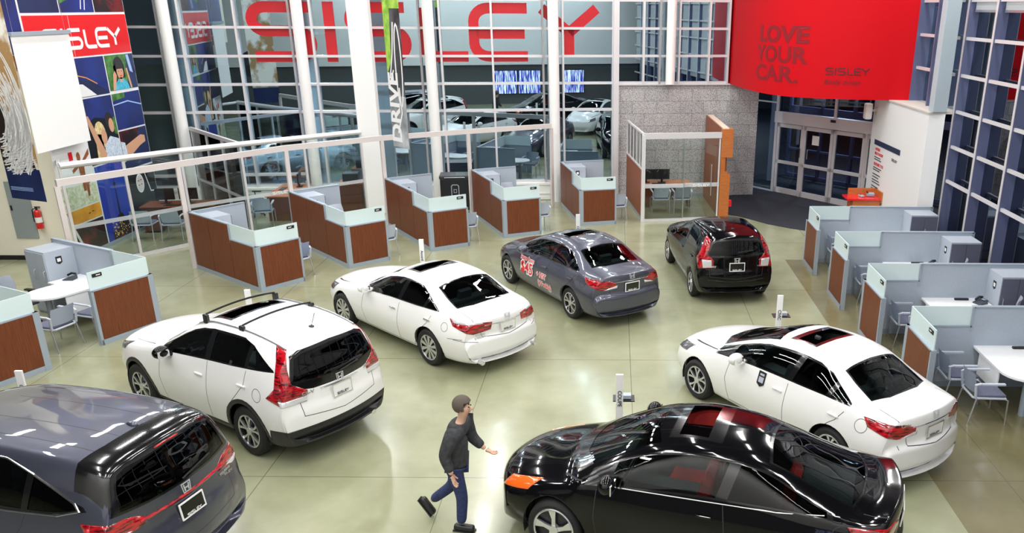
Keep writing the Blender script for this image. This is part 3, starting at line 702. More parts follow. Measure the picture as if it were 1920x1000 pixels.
for k, (u0, u1, dd) in enumerate(((.05, 1.15, 0), (1.15, 2.32, -.02), (2.32, 3.5, -.02), (3.5, 4.62, 0))):
    d = sroot('door_%d' % (2+k), EO, EA)
    b = MB(); t0, t1 = dd-.05, dd+.03
    b.bx(u0+.02, u0+.11, t0, t1, .02, 2.34); b.bx(u1-.11, u1-.02, t0, t1, .02, 2.34); b.bx(u0+.02, u1-.02, t0, t1, .02, .20); b.bx(u0+.02, u1-.02, t0, t1, 2.22, 2.34); b.bx(u0+.02, u1-.02, t0, t1, 1.02, 1.12)
    b.build('door_leaf_frame', ALU, d)
    b = MB(); b.bx(u0+.11, u1-.11, dd-.012, dd, .2, 1.02); b.bx(u0+.11, u1-.11, dd-.012, dd, 1.12, 2.22); b.build('door_glass', DOORGL, d)
    if k in (0, 1):
        b = MB(); u = u1-.05 if k == 0 else u0+.26
        b.tube([(u, t0, 1.30), (u, t0-.06, 1.32), (u, t0-.06, 1.62), (u, t0, 1.64)], .014); b.build('door_handle', CHROME, d)
    if k == 1:
        b = MB(); b.bx(u0+.35, u0+.62, dd-.018, dd-.013, 1.78, 2.08); b.build('door_sticker', PLATEW, d)
# outer screen of the porch
w = sroot('window_30', EO+V(2.1, 1.8, 0), EA)
b = MB()
for u in (-1.6, -.2, 1.15, 2.3, 3.5, 4.9): ebox(b, u-.05, u+.05, 0, 3.4)
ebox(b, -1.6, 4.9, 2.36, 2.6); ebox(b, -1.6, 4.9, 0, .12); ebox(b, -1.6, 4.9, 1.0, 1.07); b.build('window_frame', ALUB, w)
tag(MB().cyl((5.75, 30.4, 0), (5.75, 30.4, 4.6), .14, seg=20).build('column', WHITE, smooth=True), 'round grey column seen inside the glass entrance porch', 'column')
tag(MB().cyl((9.4, 29.6, 0), (9.4, 29.6, 4.6), .14, seg=20).build('column', WHITE, smooth=True), 'round column seen through the glass over the right door', 'column')
# outside ground
b = MB(); b.prism([(-60, 20), (-20, 24.95), (4.3, 28.45), (5.0, 29.95), (9.65, 24.0), (9.65, -14), (60, -14), (60, 90), (-60, 90)], -.3, -.01); struct(b.build('ground', noise_mat('asphalt', (.012, .013, .018), (.03, .03, .036), 6, .7)))
# detector box on end wall
t = thing('wall_speaker', 'white box shaped speaker on a bracket at the top of the white end wall', 'speaker', (7.36, 23.85, 3.25))
b = MB(); b.box((-.24, 0, 0), (.20, .26, .44)); b.bevel(.05, 3); b.build('speaker_body', WHITE, t)
b = MB(); b.box((-.07, 0, .02), (.16, .05, .06)); b.box((0, 0, 0), (.03, .14, .2)); b.build('bracket', mat('beige_bracket', (.62, .56, .46), .5), t)

# ================================================================ chairs
def make_chair(name, label):
    t = thing(name, label, 'chair')
    b = MB(); b.box((0, .02, .445), (.46, .44, .05)); b.bevel(.02, 2); b.build('seat', CHAIRS, t)
    b = MB(); n = 10; cols_ = []
    for i in range(n+1):
        a = -1+2*i/n; x = .235*a
        y = -.235-.05*(1-a*a)
        r = []
        for (zz, dy) in ((.50, .0), (.62, -.012), (.74, -.035), (.83, -.06)): r.append(b.bm.verts.new((x*(1.0 if zz > .55 else .9), y+dy, zz-(.015*abs(a)**3 if zz > .8 else 0))))
        cols_.append(r)
    for i in range(n):
        for j in range(3): b.bm.faces.new((cols_[i][j], cols_[i+1][j], cols_[i+1][j+1], cols_[i][j+1]))
    bmesh.ops.solidify(b.bm, geom=b.bm.faces[:], thickness=.016)
    b.build('backrest', CHAIRP, t, smooth=True)
    b = MB(); b.tube([(-.25, -.20, .43), (-.20, -.26, .425), (.20, -.26, .425), (.25, -.20, .43), (.25, .22, .42), (-.25, .22, .42)], .018, 6, closed=True); b.build('seat_shell', CHAIRP, t)
    for sx in (-1, 1):
        b = MB(); b.tube([(sx*.25, -.24, .43), (sx*.265, -.27, .66), (sx*.28, -.20, .68)], .022, 8); b.box((sx*.28, -.02, .675), (.05, .36, .025)); b.build('armrest', CHAIRP, t)
        b = MB(); b.tube([(sx*.25, -.22, .43), (sx*.27, -.31, .0)], .013, 8); b.build('leg', BRUSH, t)
        b = MB(); b.tube([(sx*.25, .20, .42), (sx*.27, .25, .40), (sx*.275, .26, .0)], .013, 8); b.build('leg', BRUSH, t)
    return t
def make_task(name, label, shell=None):
    t = thing(name, label, 'chair')
    b = MB(); b.box((0, .02, .47), (.48, .46, .07)); b.bevel(.03, 2); b.build('seat', CHAIRS, t)
    b = MB(); 
    g = []
    for i in range(9):
        a = -1+i/4; r = []
        for zz, dy, wd in ((.55, .03, .19), (.68, 0, .22), (.82, -.01, .225), (.98, -.06, .20)): r.append(b.bm.verts.new((wd*a, -.25-.05*(1-a*a)+dy, zz)))
        g.append(r)
    for i in range(8):
        for j in range(3): b.bm.faces.new((g[i][j], g[i+1][j], g[i+1][j+1], g[i][j+1]))
    bmesh.ops.solidify(b.bm, geom=b.bm.faces[:], thickness=.02)
    b.build('backrest', shell or CHAIRP, t, smooth=True)
    b = MB(); b.cyl((0, 0, .12), (0, 0, .44), .028); b.build('gas_post', BLACK, t)
    for sx in (-1, 1):
        b = MB(); b.tube([(sx*.22, 0, .45), (sx*.29, -.02, .48), (sx*.29, -.04, .66)], .016); b.box((sx*.29, .02, .675), (.07, .26, .03)); b.build('armrest', BLACK, t)
    for k in range(5):
        a = 2*PI*k/5+.3
        b = MB(); b.tube([(0, 0, .12), (.28*math.cos(a), .28*math.sin(a), .07)], .022); b.sph((.29*math.cos(a), .29*math.sin(a), .032), .032); b.build('leg', BLACK, t)
    b = MB(); b.tube([(0, -.02, .44), (0, -.24, .46), (0, -.29, .62)], .025); b.build('back_support', BLACK, t)
    return t
CH0 = [None]; TK0 = [None]
def chair(x, y, rz, label, group):
    if CH0[0] is None:
        CH0[0] = make_chair('guest_chair', label); o = CH0[0]; o['group'] = group; o.location = (x, y, 0); o.rotation_euler = (0, 0, rz); return o
    return dup(CH0[0], (x, y, 0), rz, label, group)
def task(x, y, rz, label, group='swivel chairs at the desks'):
    if TK0[0] is None:
        TK0[0] = make_task('swivel_chair', label); o = TK0[0]; o['group'] = group; o.location = (x, y, 0); o.rotation_euler = (0, 0, rz); return o
    return dup(TK0[0], (x, y, 0), rz, label, group)

# ================================================================ workstations
# local frame: corner at the origin, end panel along +x, long side panel along +y
def workstation(x, y, rz, label, mirror=1, flen=1.0, slen=2.95, hw=1.05, ht=1.39, low=1.05, backw=1.4, cab=True, group='sales workstations', sticker=True, plate=1):
    t = thing('sales_workstation', label, 'workstation', (x, y, 0), rz, group)
    m = mirror
    def B(b, x0, x1, y0, y1, z0, z1): return b.bx(m*x0, m*x1, y0, y1, z0, z1)
    b = MB(); B(b, -.03, .03, 0, slen, .10, hw-.02); B(b, -.03, .03, low, slen, hw-.02, ht-.02); B(b, 0, flen, -.03, .03, .10, hw-.02)
    if backw: B(b, -.03, backw, slen, slen+.05, .10, ht-.02)
    b.build('partition_core', FABRIC, t)
    # grey metal trim: base, caps, posts
    b = MB(); B(b, -.045, .035, -.045, slen, 0, .10); B(b, -.045, flen+.03, -.045, .035, 0, .10)
    B(b, -.045, .04, -.045, low, hw-.02, hw+.005); B(b, -.045, flen+.03, -.045, .04, hw-.02, hw+.005); B(b, -.045, .04, low, slen+.05, ht-.02, ht+.005)
    if backw: B(b, -.045, backw, slen-.01, slen+.06, ht-.02, ht+.005); B(b, -.04, backw, slen-.01, slen+.06, 0, .1)
    B(b, -.05, .06, -.05, .06, 0, hw); B(b, flen-.01, flen+.04, -.045, .04, 0, hw); B(b, -.045, .04, low-.02, low+.02, hw-.1, ht); B(b, -.045, .04, slen, slen+.06, 0, ht)
    b.build('metal_trim', GREYM, t)
    b = MB(); B(b, -.048, -.03, .05, low-.012, .11, hw-.025); b.build('veneer_panel', WOOD, t)
    mid = (low+slen)/2
    b = MB(); B(b, -.048, -.03, low+.0, mid-.006, .11, ht-.025); b.build('veneer_panel', WOOD, t)
    b = MB(); B(b, -.048, -.03, mid+.006, slen-.01, .11, ht-.025); b.build('veneer_panel', WOOD, t)
    b = MB(); B(b, .05, flen-.015, -.048, -.03, .11, hw-.025); b.build('veneer_panel', WOOD, t)
    b = MB(); B(b, -.008, .008, .0, low-.02, hw+.005, ht); b.build('glass_screen', FROST, t)
    b = MB(); B(b, .0, flen+.02, -.008, .008, hw+.005, ht); b.build('glass_screen', FROST, t)
    b = MB(); B(b, flen-.24, flen-.06, -.018, -.009, ht-.11, ht-.045); np_ = b.build('name_plate', BLACK, t)
    b = MB(); B(b, flen-.21, flen-.13, -.0195, -.018, ht-.085, ht-.068); b.build('name_lettering', PLATEW, np_)
    # worktop: run along the side panel and a rounded peninsula
    P = [(.03, low+.08), (1.02, low+.08)]+[(1.02+.42*math.cos(R_(a)), low+.5+.42*math.sin(R_(a))) for a in range(-90, 91, 15)]+[(.68, low+.92), (.68, slen-.68), (.03, slen-.68)]
    P = [(m*a, c_) for a, c_ in P]
    if m < 0: P = P[::-1]
    b = MB(); b.prism(P, .71, .745); b.build('worktop', LAMIN, t)
    b = MB(); b.cyl((m*1.08, low+.52, 0), (m*1.08, low+.52, .71), .055, seg=18); b.build('table_leg', GREYM, t)
    b = MB(); B(b, .25, .98, low+.10, low+.12, .34, .71); b.build('modesty_panel', LAMIN, t)
    if cab:
        c0 = slen-.66
        b = MB(); B(b, .035, .62, c0, slen-.02, 0, ht-.07); cb = b.build('cabinet', CABG, t)
        for k in range(2):
            b = MB(); ya, yb = (c0+.01, c0+.315) if k == 0 else (c0+.325, slen-.03); B(b, .62, .64, ya, yb, .50, ht-.10); b.build('cabinet_door', CABD if m > 0 else CABG, cb)
            b = MB(); yh = ya+.05; b.tube([(m*.64, yh, .74), (m*.675, yh, .75), (m*.675, yh, .94), (m*.64, yh, .95)], .008); b.build('pull_handle', BRUSH, cb)
        for k in range(2):
            b = MB(); B(b, .62, .64, c0+.01, slen-.03, .05+.225*k, .26+.225*k); b.build('drawer', CABD if m > 0 else CABG, cb)
        if sticker:
            Ms = frame((m*.36, c0-.001, 1.12), (m, 0, 0) if m > 0 else (1, 0, 0), (0, 0, 1))
            b = MB(); b.prism([(-.06, .08), (-.06, -.05), (0, -.085), (.06, -.05), (.06, .08)], 0, .003, Ms); sk = b.build('shield_sticker', BLACK, cb)
            b = MB(); b.prism([(-.035, .04), (-.035, -.03), (.035, -.03), (.035, .04)], .003, .005, Ms); b.build('sticker_print', PLATEW, cb)
    return t
def loc(x, y, rz, lx, ly): return (x+lx*math.cos(rz)-ly*math.sin(rz), y+lx*math.sin(rz)+ly*math.cos(rz))
PH0 = [None]
def phone(x, y, z, rz, label):
    if PH0[0] is None:
        t = thing('desk_phone', label, 'phone', (x, y, z), rz, 'desk phones')
        b = MB(); b.prism([(-.10, 0), (.10, 0), (.10, .02), (-.10, .08)], -.09, .09, frame((0, 0, 0), (0, -1, 0), (0, 0, 1))); b.build('phone_base', mat('phone_dark', (.05, .06, .08), .4), t)
        b = MB(); b.tube([(-.06, .10, .10), (-.06, .02, .115), (-.06, -.07, .07)], .022, 8); b.build('handset', BLACK, t)
        b = MB(); b.box((.03, .04, .085), (.08, .04, .01)); b.build('display', mat('phone_display', (.30, .36, .42), .3), t)
        PH0[0] = t; return t
    return dup(PH0[0], (x, y, z), rz, label)
near = ['leftmost of the angled row', 'second of the angled row', 'middle of the angled row', 'fourth of the angled row', 'rightmost of the angled row']
ST = [(-7.76, 17.36, 52, 1.0, 2.80), (-6.36, 19.17, 43, 1.0, 3.10), (-4.70, 20.68, 34, 1.0, 3.10), (-2.98, 22.06, 25.5, 1.0, 2.88), (-.95, 23.47, 15, 1.0, 2.72)]
for i, (x, y, a, fl, sl) in enumerate(ST):
    rz = R_(a)
    workstation(x, y, rz, 'brown veneer workstation with mint glass screens, '+near[i], 1, fl, sl, 1.03, 1.38, 1.05, 1.35)
    lab = near[i]
    c_ = loc(x, y, rz, 1.16, .50); chair(*c_, rz, 'blue grey armchair outside the end panel, workstation '+lab, 'visitor armchairs at the angled row')
    if i in (0, 1, 2): c_ = loc(x, y, rz, .42, .58); chair(*c_, rz, 'blue grey armchair behind the glass screens, workstation '+lab, 'visitor armchairs at the angled row')
    if i in (1, 3): c_ = loc(x, y, rz, .9, 2.25); task(*c_, rz+PI, 'grey swivel chair inside, workstation '+lab)
# right hand row
rn = ['farthest, by the entrance carpet', 'second from the entrance', 'third from the entrance', 'nearest the viewer']
for i, y in enumerate((19.92, 17.50, 15.12, 12.72)):
    x = 4.78+.03*i; rz = -PI/2
    workstation(x, y, rz, 'grey partition workstation in the right hand row, '+rn[i], 1, 1.07, 2.95, 1.09, 1.42, 1.0, 0, group='right hand workstations', sticker=i > 0)
    if i != 0: c_ = loc(x, y, rz, 1.12, .86); chair(*c_, rz, 'outer blue grey armchair, right hand workstation, '+rn[i], 'visitor armchairs at the right hand row')
    c_ = loc(x, y, rz, .44, .72); chair(*c_, rz, 'inner blue grey armchair, right hand workstation, '+rn[i], 'visitor armchairs at the right hand row')
    c_ = loc(x, y, rz, .90, 2.18); tk = task(*c_, rz+PI-.5, 'grey swivel chair behind the desk, right hand row, '+rn[i])
    tk.scale = (1, 1, 1.12)
    if i in (1, 2, 3):
        c_ = loc(x, y, rz, .35, 2.08); phone(c_[0], c_[1], .745, rz+.4, 'dark desk phone, right hand row worktop, '+rn[i])
        b = MB(); b.box((0, 0, .02), (.26, .05, .035)); o = b.build('headset_rest', BLACK); c_ = loc(x, y, rz, .16, 1.80); o.location = (c_[0], c_[1], .745); tag(o, 'slim black bar by the partition, right hand worktop, '+rn[i], 'desk accessory', 'desk accessories')
# left mirrored pair
A_ = (-8.99, 15.28, R_(63)); 
workstation(*A_, 'brown veneer workstation on the left with open side, white rounded desk and grey cabinet', -1, 1.13, 2.90, 1.06, 1.40, 1.05, 0)
B_ = (-9.80, 13.14, R_(64))
workstation(*B_, 'brown veneer workstation cut off by the left edge of the picture', -1, 1.15, 2.90, 1.06, 1.40, 1.05, 0)
chair(-10.26, 14.18, R_(73), 'blue grey armchair with its back to the viewer at the open desk on the left', 'visitor armchairs on the left')
chair(-9.90, 14.86, R_(70), 'blue grey armchair half behind the end panel of the open desk on the left', 'visitor armchairs on the left')
task(-11.55, 15.15, R_(-105), 'grey mesh swivel chair behind the white rounded desk on the left')
c_ = loc(*A_, -.35, 2.02); phone(c_[0], c_[1], .745, A_[2]+PI+.5, 'dark desk phone beside the grey cabinet on the left desk')

# ================================================================ offices under the long beam
PT = [(-11.45, 16.85), (-10.07, 19.08), (-8.47, 21.47), (-6.48, 23.28), (-4.31, 24.68), (-1.96, 26.0)]
BEAMC = mat('warm_white_aluminium', (.74, .68, .66), .4, .2)
t = thing('beam_frame', 'long pale overhead beam carried by slim posts behind the angled row', 'frame')
b = MB(); 
for p, q in zip(PT, PT[1:]): b.beam((*p, 2.50), (*q, 2.50), .07, .14)
b.build('overhead_beam', BEAMC, t)
for p in PT:
    b = MB(); b.box((*p, 1.215), (.10, .07, 2.43), R_(45)); b.build('post', BEAMC, t)
OF = [(-12.72, 18.95), (-11.05, 21.15), (-10.0, 22.28), (-7.50, 24.72)]
t = thing('office_glass_screen', 'glass office front with rounded white header behind the long beam', 'glass partition')
b = MB()
for p, q in zip(OF, OF[1:]): b.tube([(*p, 2.46), (*q, 2.46)], .075, 10)
b.tube([(*OF[0], 2.46), (-13.15, 19.6, 2.46)], .05, 8)
b.build('header_rail', ALU, t)
b = MB()
for p, q in zip(OF, OF[1:]): b.beam((*p, .04), (*q, .04), .06, .08)
b.beam((*OF[0], .04), (-13.15, 19.6, .04), .05, .08); b.build('floor_rail', ALU, t)
posts = []
for (p, q), n_ in zip(zip(OF, OF[1:]), (2, 1, 2)):
    for k in range(n_): posts.append((p[0]+(q[0]-p[0])*k/n_, p[1]+(q[1]-p[1])*k/n_))
posts.append(OF[-1])
for p in posts:
    b = MB(); b.box((*p, 1.25), (.06, .06, 2.42), R_(48)); b.build('post', ALU, t)
for p, q in zip(posts, posts[1:]):
    b = MB(); b.beam((*p, 1.24), (*q, 1.24), .010, 2.30); b.build('glass_pane', OFFGL, t)
    b = MB(); b.beam((*p, 1.02), (*q, 1.02), .016, .10); b.build('frosted_band', FROSTW, t)
Mq = frame((-9.75, 22.50, 1.0), (.70, .71, 0), (0, 0, 1)); logo_w('glass_lettering', .5, .08, Mq @ Matrix.Translation((.35, -.0, .03)), PLATEW, t)
t = thing('office_glass_screen', 'slanting glass partition between the two offices on the left', 'glass partition')
p, q = (-10.07, 22.36), (-12.75, 25.25)
b = MB(); b.beam((*p, 2.46), (*q, 2.46), .08, .10); b.beam((*p, .05), (*q, .05), .06, .1); b.beam((*p, .95), (*q, .95), .05, .06); b.build('rails', ALU, t)
for k in range(4):
    x = p[0]+(q[0]-p[0])*(k+.02)/3.1; y = p[1]+(q[1]-p[1])*(k+.02)/3.1
    b = MB(); b.box((x, y, 1.25), (.05, .06, 2.4), R_(131)); b.build('post', ALU, t)
b = MB(); b.beam((*p, 1.24), (*q, 1.24), .010, 2.3); b.build('glass_pane', OFFGL, t)

def desk(name, label, x, y, rz, L, D, top, body=WOOD, loc_z=.74):
    t = thing(name, label, 'desk', (x, y, 0), rz)
    b = MB(); b.bx(-L/2, L/2, -D/2, D/2, loc_z-.035, loc_z); b.bevel(.006); b.build('desk_top', top, t)
    b = MB(); b.bx(-L/2+.04, L/2-.04, D/2-.12, D/2-.10, .12, loc_z-.035); b.build('modesty_panel', body, t)
    for sx in (-1, 1):
        b = MB(); b.bx(sx*(L/2-.06)-.02, sx*(L/2-.06)+.02, -D/2+.05, D/2-.05, 0, loc_z-.035); b.build('desk_end', body, t)
    b = MB(); b.bx(-L/2+.1, -L/2+.48, -D/2+.06, D/2-.14, .06, loc_z-.06); b.build('drawer_unit', body, t)
    return t
MN0 = [None]
def monitor(x, y, z, rz, label):
    if MN0[0] is None:
        t = thing('computer_monitor', label, 'monitor', (x, y, z), rz, 'computer monitors')
        b = MB(); b.bx(-.25, .25, -.02, .02, .10, .42); b.bevel(.006); b.build('monitor_housing', BLACK, t)
        b = MB(); b.bx(-.235, .235, -.023, -.02, .115, .405); b.build('screen_glass', GLOSSB, t)
        b = MB(); b.bx(-.03, .03, .0, .04, .01, .12); b.bx(-.12, .12, -.08, .09, 0, .015); b.build('stand', BLACK, t)
        MN0[0] = t; return t
    return dup(MN0[0], (x, y, z), rz, label)
def small(name, label, cat, m, x, y, z, dims, rz=0, grp=None, bev=.004):
    b = MB(); b.box((0, 0, dims[2]/2), dims); b.bevel(bev); o = b.build(name, m); o.location = (x, y, z); o.rotation_euler = (0, 0, rz); return tag(o, label, cat, grp)
KG = 'keyboards'
# office with mural
r1 = R_(8); desk('office_desk', 'brown wooden desk in the glass office beside the mural', -12.08, 22.75, r1, 1.95, .8, WOOD)
chair(-12.62, 21.75, r1, 'left of two blue grey armchairs seen through the mural office glass', 'armchairs in the mural office'); chair(-11.86, 21.80, r1, 'right of two blue grey armchairs seen through the mural office glass', 'armchairs in the mural office')
monitor(-12.5, 22.75, .74, r1, 'black monitor on the left of the mural office desk'); monitor(-11.9, 22.85, .74, r1, 'black monitor on the right of the mural office desk')
small('keyboard', 'black keyboard on the mural office desk', 'keyboard', BLACK, -12.2, 22.5, .74, (.42, .15, .02), r1, KG)
# second office
r2 = R_(-86); desk('office_desk', 'orange topped wooden desk in the second glass office with a swivel chair behind it', -9.78, 24.62, r2, 1.8, .85, DESKO)
task(-10.80, 24.40, R_(-90), 'lilac grey swivel chair behind the orange desk in the second glass office')
chair(-10.05, 23.30, R_(15), 'blue grey armchair in front of the orange desk in the second glass office', 'armchairs in the second office')
monitor(-9.62, 25.15, .74, R_(100), 'black monitor on the orange desk in the second glass office')
small('keyboard', 'black keyboard on the orange desk in the second office', 'keyboard', BLACK, -10.0, 24.75, .74, (.15, .42, .02), R_(4), KG)
small('paper_cup', 'white papers standing at the end of the orange desk', 'papers', PLATEW, -9.5, 25.42, .74, (.05, .08, .12))
t = thing('filing_cabinet', 'brown wooden cabinet left of the broad white pillar', 'cabinet', (-8.02, 25.12, 0), R_(8))
b = MB(); b.bx(-.36, .36, -.3, .3, 0, .88); b.bevel(.006); b.build('cabinet_body', WOOD, t)
b = MB(); b.bx(-.37, .37, -.31, .31, .88, .91); b.build('cabinet_top', DESKO, t)
for k in range(3): b = MB(); b.bx(-.33, .33, -.318, -.30, .05+.27*k, .29+.27*k); b.build('drawer', WOOD, t)
small('printer', 'black printer on the brown cabinet by the broad pillar', 'printer', BLACK, -8.02, 25.12, .91, (.46, .40, .28), R_(8), None, .03)
# equipment case
t = thing('equipment_case', 'black wheeled equipment case with pale rounded emblem by the glass', 'case', (-4.93, 25.55, 0), R_(7))
b = MB(); b.bx(-.45, .45, -.32, .32, .12, .98); b.bevel(.02); b.build('case_body', BLACK, t)
b = MB(); b.bx(-.47, .47, -.34, .34, .98, 1.08); b.bevel(.02); b.build('case_lid', mat('case_lid_grey', (.03, .03, .035), .35), t)
b = MB(); b.tube([(-.30, -.36, 1.02), (-.30, -.40, 1.04), (.30, -.40, 1.04), (.30, -.36, 1.02)], .012); b.build('grab_handle', BRUSH, t)
Me = frame((0, -.322, .60), (1, 0, 0), (0, 0, 1))
b = MB(); b.ribbon([(-.07, -.20), (.07, -.20), (.11, -.16), (.11, .16), (.07, .20), (-.07, .20), (-.11, .16), (-.11, -.16)], .022, .006, Me, closed=True); b.ribbon([(-.04, -.04), (.04, -.04), (.04, .06), (-.04, .06)], .015, .006, Me, closed=True); b.build('emblem', CABG, t)
for sx in (-1, 1):
    for sy in (-1, 1): b = MB(); b.cyl((sx*.36-.02, sy*.24, .06), (sx*.36+.02, sy*.24, .06), .06); b.build('castor', BLACK, t)
# stone wall office
t = thing('glass_booth', 'glass fronted booth with veneer side wall standing against the stone wall', 'booth')
L0, L1, R0, R1 = V(.84, 23.96, 0), V(.42, 26.95, 0), V(3.12, 24.28, 0), V(2.98, 27.4, 0)
b = MB(); b.beam(L0+V(0, 0, 2.50), R0+V(0, 0, 2.50), .10, .16); b.beam(L0+V(0, 0, .04), R0+V(0, 0, .04), .08, .08); b.box((L0.x, L0.y, 1.27), (.11, .11, 2.54)); b.box((R0.x-.06, R0.y, 1.2), (.04, .07, 2.4)); b.beam(L0+V(0, 0, 2.55), L1+V(0, 0, 2.55), .07, .05); b.beam(L0+V(0, 0, 1.53), L1+V(0, 0, 1.53), .07, .05); b.build('aluminium_frame', ALU, t)
for k in range(5):
    p = L0.lerp(L1, (k+1)/5); b = MB(); b.box((p.x, p.y, 2.04), (.05, .06, 1.0)); b.build('mullion', ALU, t)
b = MB(); b.beam(L0+V(0, .06, .80), L1+V(0, 0, .80), .06, 1.42); b.build('side_panel', wood_mat('red_brown_veneer', (.22, .055, .014), (.32, .09, .03), .5, .04), t)
b = MB(); b.beam(L0+V(0, .06, .05), L1+V(0, 0, .05), .062, .1); b.build('side_plinth', GREYM, t)
b = MB(); b.beam(L0+V(0, 0, 2.04), L1+V(0, 0, 2.04), .010, .96); b.build('side_glass', OFFGL, t)
mid_ = L0.lerp(R0, .52)
for k, (p, q) in enumerate(((L0, mid_), (mid_-V(.06, 0, 0), R0))):
    o_ = V(0, .03*(k*2-1), 0)
    b = MB(); b.beam(p+o_+V(0, 0, 1.24), q+o_+V(0, 0, 1.24), .010, 2.32); b.build('sliding_pane', OFFGL, t)
    b = MB(); b.beam(p+o_+V(0, -.01, 1.06), q+o_+V(0, -.01, 1.06), .004, .12); b.build('frosted_band', FROSTW, t)
b = MB(); b.box((mid_.x, mid_.y, 1.24), (.03, .05, 2.34)); b.tube([(R0.x-.28, R0.y-.05, .75), (R0.x-.28, R0.y-.10, .75), (R0.x-.28, R0.y-.10, 1.65), (R0.x-.28, R0.y-.05, 1.65)], .014); b.build('door_pull', BRUSH, t)
logo_w('glass_lettering', .5, .08, frame((2.30, 24.12, 1.02), (.99, .14, 0), (0, 0, 1)), PLATEW, t)
t = thing('feature_wall', 'orange brown veneer wall with stepped niche end beside the entrance carpet', 'partition')
b = MB(); b.prism([(3.14, 24.42), (3.30, 24.40), (3.20, 27.55), (2.98, 27.55)], 0, 2.66); b.build('wall_core', MATS['red_brown_veneer'], t)
def blk(z0, z1, w_, nm='end_block', m=WOODO): b = MB(); b.prism([(3.10, 24.22), (3.10+w_, 24.25), (3.10+w_, 24.62), (3.12, 24.60)], z0, z1); b.build(nm, m, t)
blk(1.86, 2.67, .34); blk(1.44, 1.86, .14, 'niche_back', WOODO); blk(1.36, 1.44, .22, 'niche_sill'); blk(.10, 1.36, .30); blk(0, .10, .28, 'plinth', GREYM)
b = MB(); b.prism([(3.14, 24.38), (3.32, 24.36), (3.20, 27.5), (3.02, 27.5)], 2.66, 2.69); b.build('wall_cap', mat('pale_edge', (.75, .62, .50), .5), t)
b = MB(); b.box((3.43, 24.38, .48), (.12, .14, .18)); b.build('red_box', RED, t)
desk('office_desk', 'orange brown desk inside the glass booth by the stone wall', 1.55, 26.15, R_(5), 1.75, .75, DESKO)
chair(1.42, 25.28, R_(5), 'left of two blue grey armchairs inside the glass booth', 'armchairs in the glass booth'); chair(2.08, 25.33, R_(5), 'right of two blue grey armchairs inside the glass booth', 'armchairs in the glass booth')
monitor(1.0, 26.1, .74, R_(185), 'left black monitor inside the glass booth'); monitor(1.5, 26.15, .74, R_(185), 'right black monitor inside the glass booth')
small('keyboard', 'black keyboard inside the glass booth', 'keyboard', BLACK, 1.4, 25.9, .74, (.42, .15, .02), R_(5), KG)
# red topped counter by the pylon
t = thing('payment_counter', 'small counter with glossy red top and wooden surround by the white end wall', 'counter', (6.95, 22.9, 0))
b = MB(); b.bx(-.50, .42, -.30, .30, .96, 1.02); b.bevel(.01); b.build('counter_top', mat('gloss_red_top', (.75, .01, .02), .2, 0, .6), t)
b = MB(); b.bx(-.34, .42, -.26, .28, 0, .96); b.build('counter_body', WOODO, t)
b = MB(); b.bx(-.34, .46, .28, .33, .90, 1.20); b.bx(.42, .46, -.30, .33, .90, 1.20); b.bx(-.20, .36, -.275, -.26, .60, .64); b.build('surround', WOODO, t)
t = thing('card_terminal', 'pale grey card terminal on the left of the red counter top', 'card terminal', (6.90, 22.88, 1.02), .3)
b = MB(); b.box((0, 0, .03), (.09, .18, .05)); b.bevel(.012); b.build('terminal_body', CABG, t); b = MB(); b.box((0, .04, .058), (.06, .05, .004)); b.build('terminal_display', BLACK, t)
t = thing('desk_phone', 'grey desk phone with big display on the right of the red counter top', 'phone', (7.17, 22.95, 1.02), -.2)
b = MB(); b.box((0, 0, .05), (.22, .18, .09)); b.bevel(.02); b.build('phone_base', mat('phone_grey', (.28, .32, .37), .4), t); b = MB(); b.box((.03, .0, .098), (.12, .10, .01)); b.build('display', CABG, t); b = MB(); b.tube([(-.09, .08, .11), (-.09, 0, .12), (-.09, -.08, .11)], .02); b.build('handset', BLACK, t)

# ================================================================ model stands
def stand(x, y, word, label, leaf=False, rz=0.0, h=1.28):
    t = thing('model_sign_stand', label, 'sign stand', (x, y, 0), rz, 'white model sign stands')
    b = MB(); b.bx(-.05, .05, -.018, .018, .02, h); b.bevel(.004); b.build('sign_blade', PLATEW, t)
    b = MB(); b.cyl((0, 0, 0), (0, 0, .02), .17, seg=24); b.build('base_plate', BRUSH, t)
    text_into('sign_lettering', word, .075, frame((0, -.019, h-.36), (0, 0, -1), (1, 0, 0)), DARKT, t, .002, .002)
    if leaf:
        b = MB(); b.box((.06, .12, h-.42), (.30, .20, .012), .0); b.build('leaflet_tray', BLACK, t)
        b = MB(); b.box((.10, .12, h-.38), (.12, .10, .05)); b.build('leaflets', CABG, t)
    return t
stand(-6.42, 13.75, 'CR-V', 'white sign stand showing just above the front of the white crossover')
stand(-4.12, 17.15, 'Accord', 'white sign stand reading Accord behind the white sedan with twin exhausts')
stand(-.87, 19.50, 'Civic', 'white sign stand in front of the fifth angled workstation, behind the slate sedan')
stand(2.90, 13.62, 'CIVIC', 'white sign stand with black tray behind the white sedan on the right', True)
stand(.09, 10.28, 'COUPE', 'white sign stand with black leaflet tray behind the black coupe', True)
stand(-8.08, 10.28, 'ODYSSEY', 'white sign stand behind the roof of the blue grey minivan')

# ================================================================ cars
def rows_xf(rows, f):
    return [tuple(f(*r)) for r in rows]
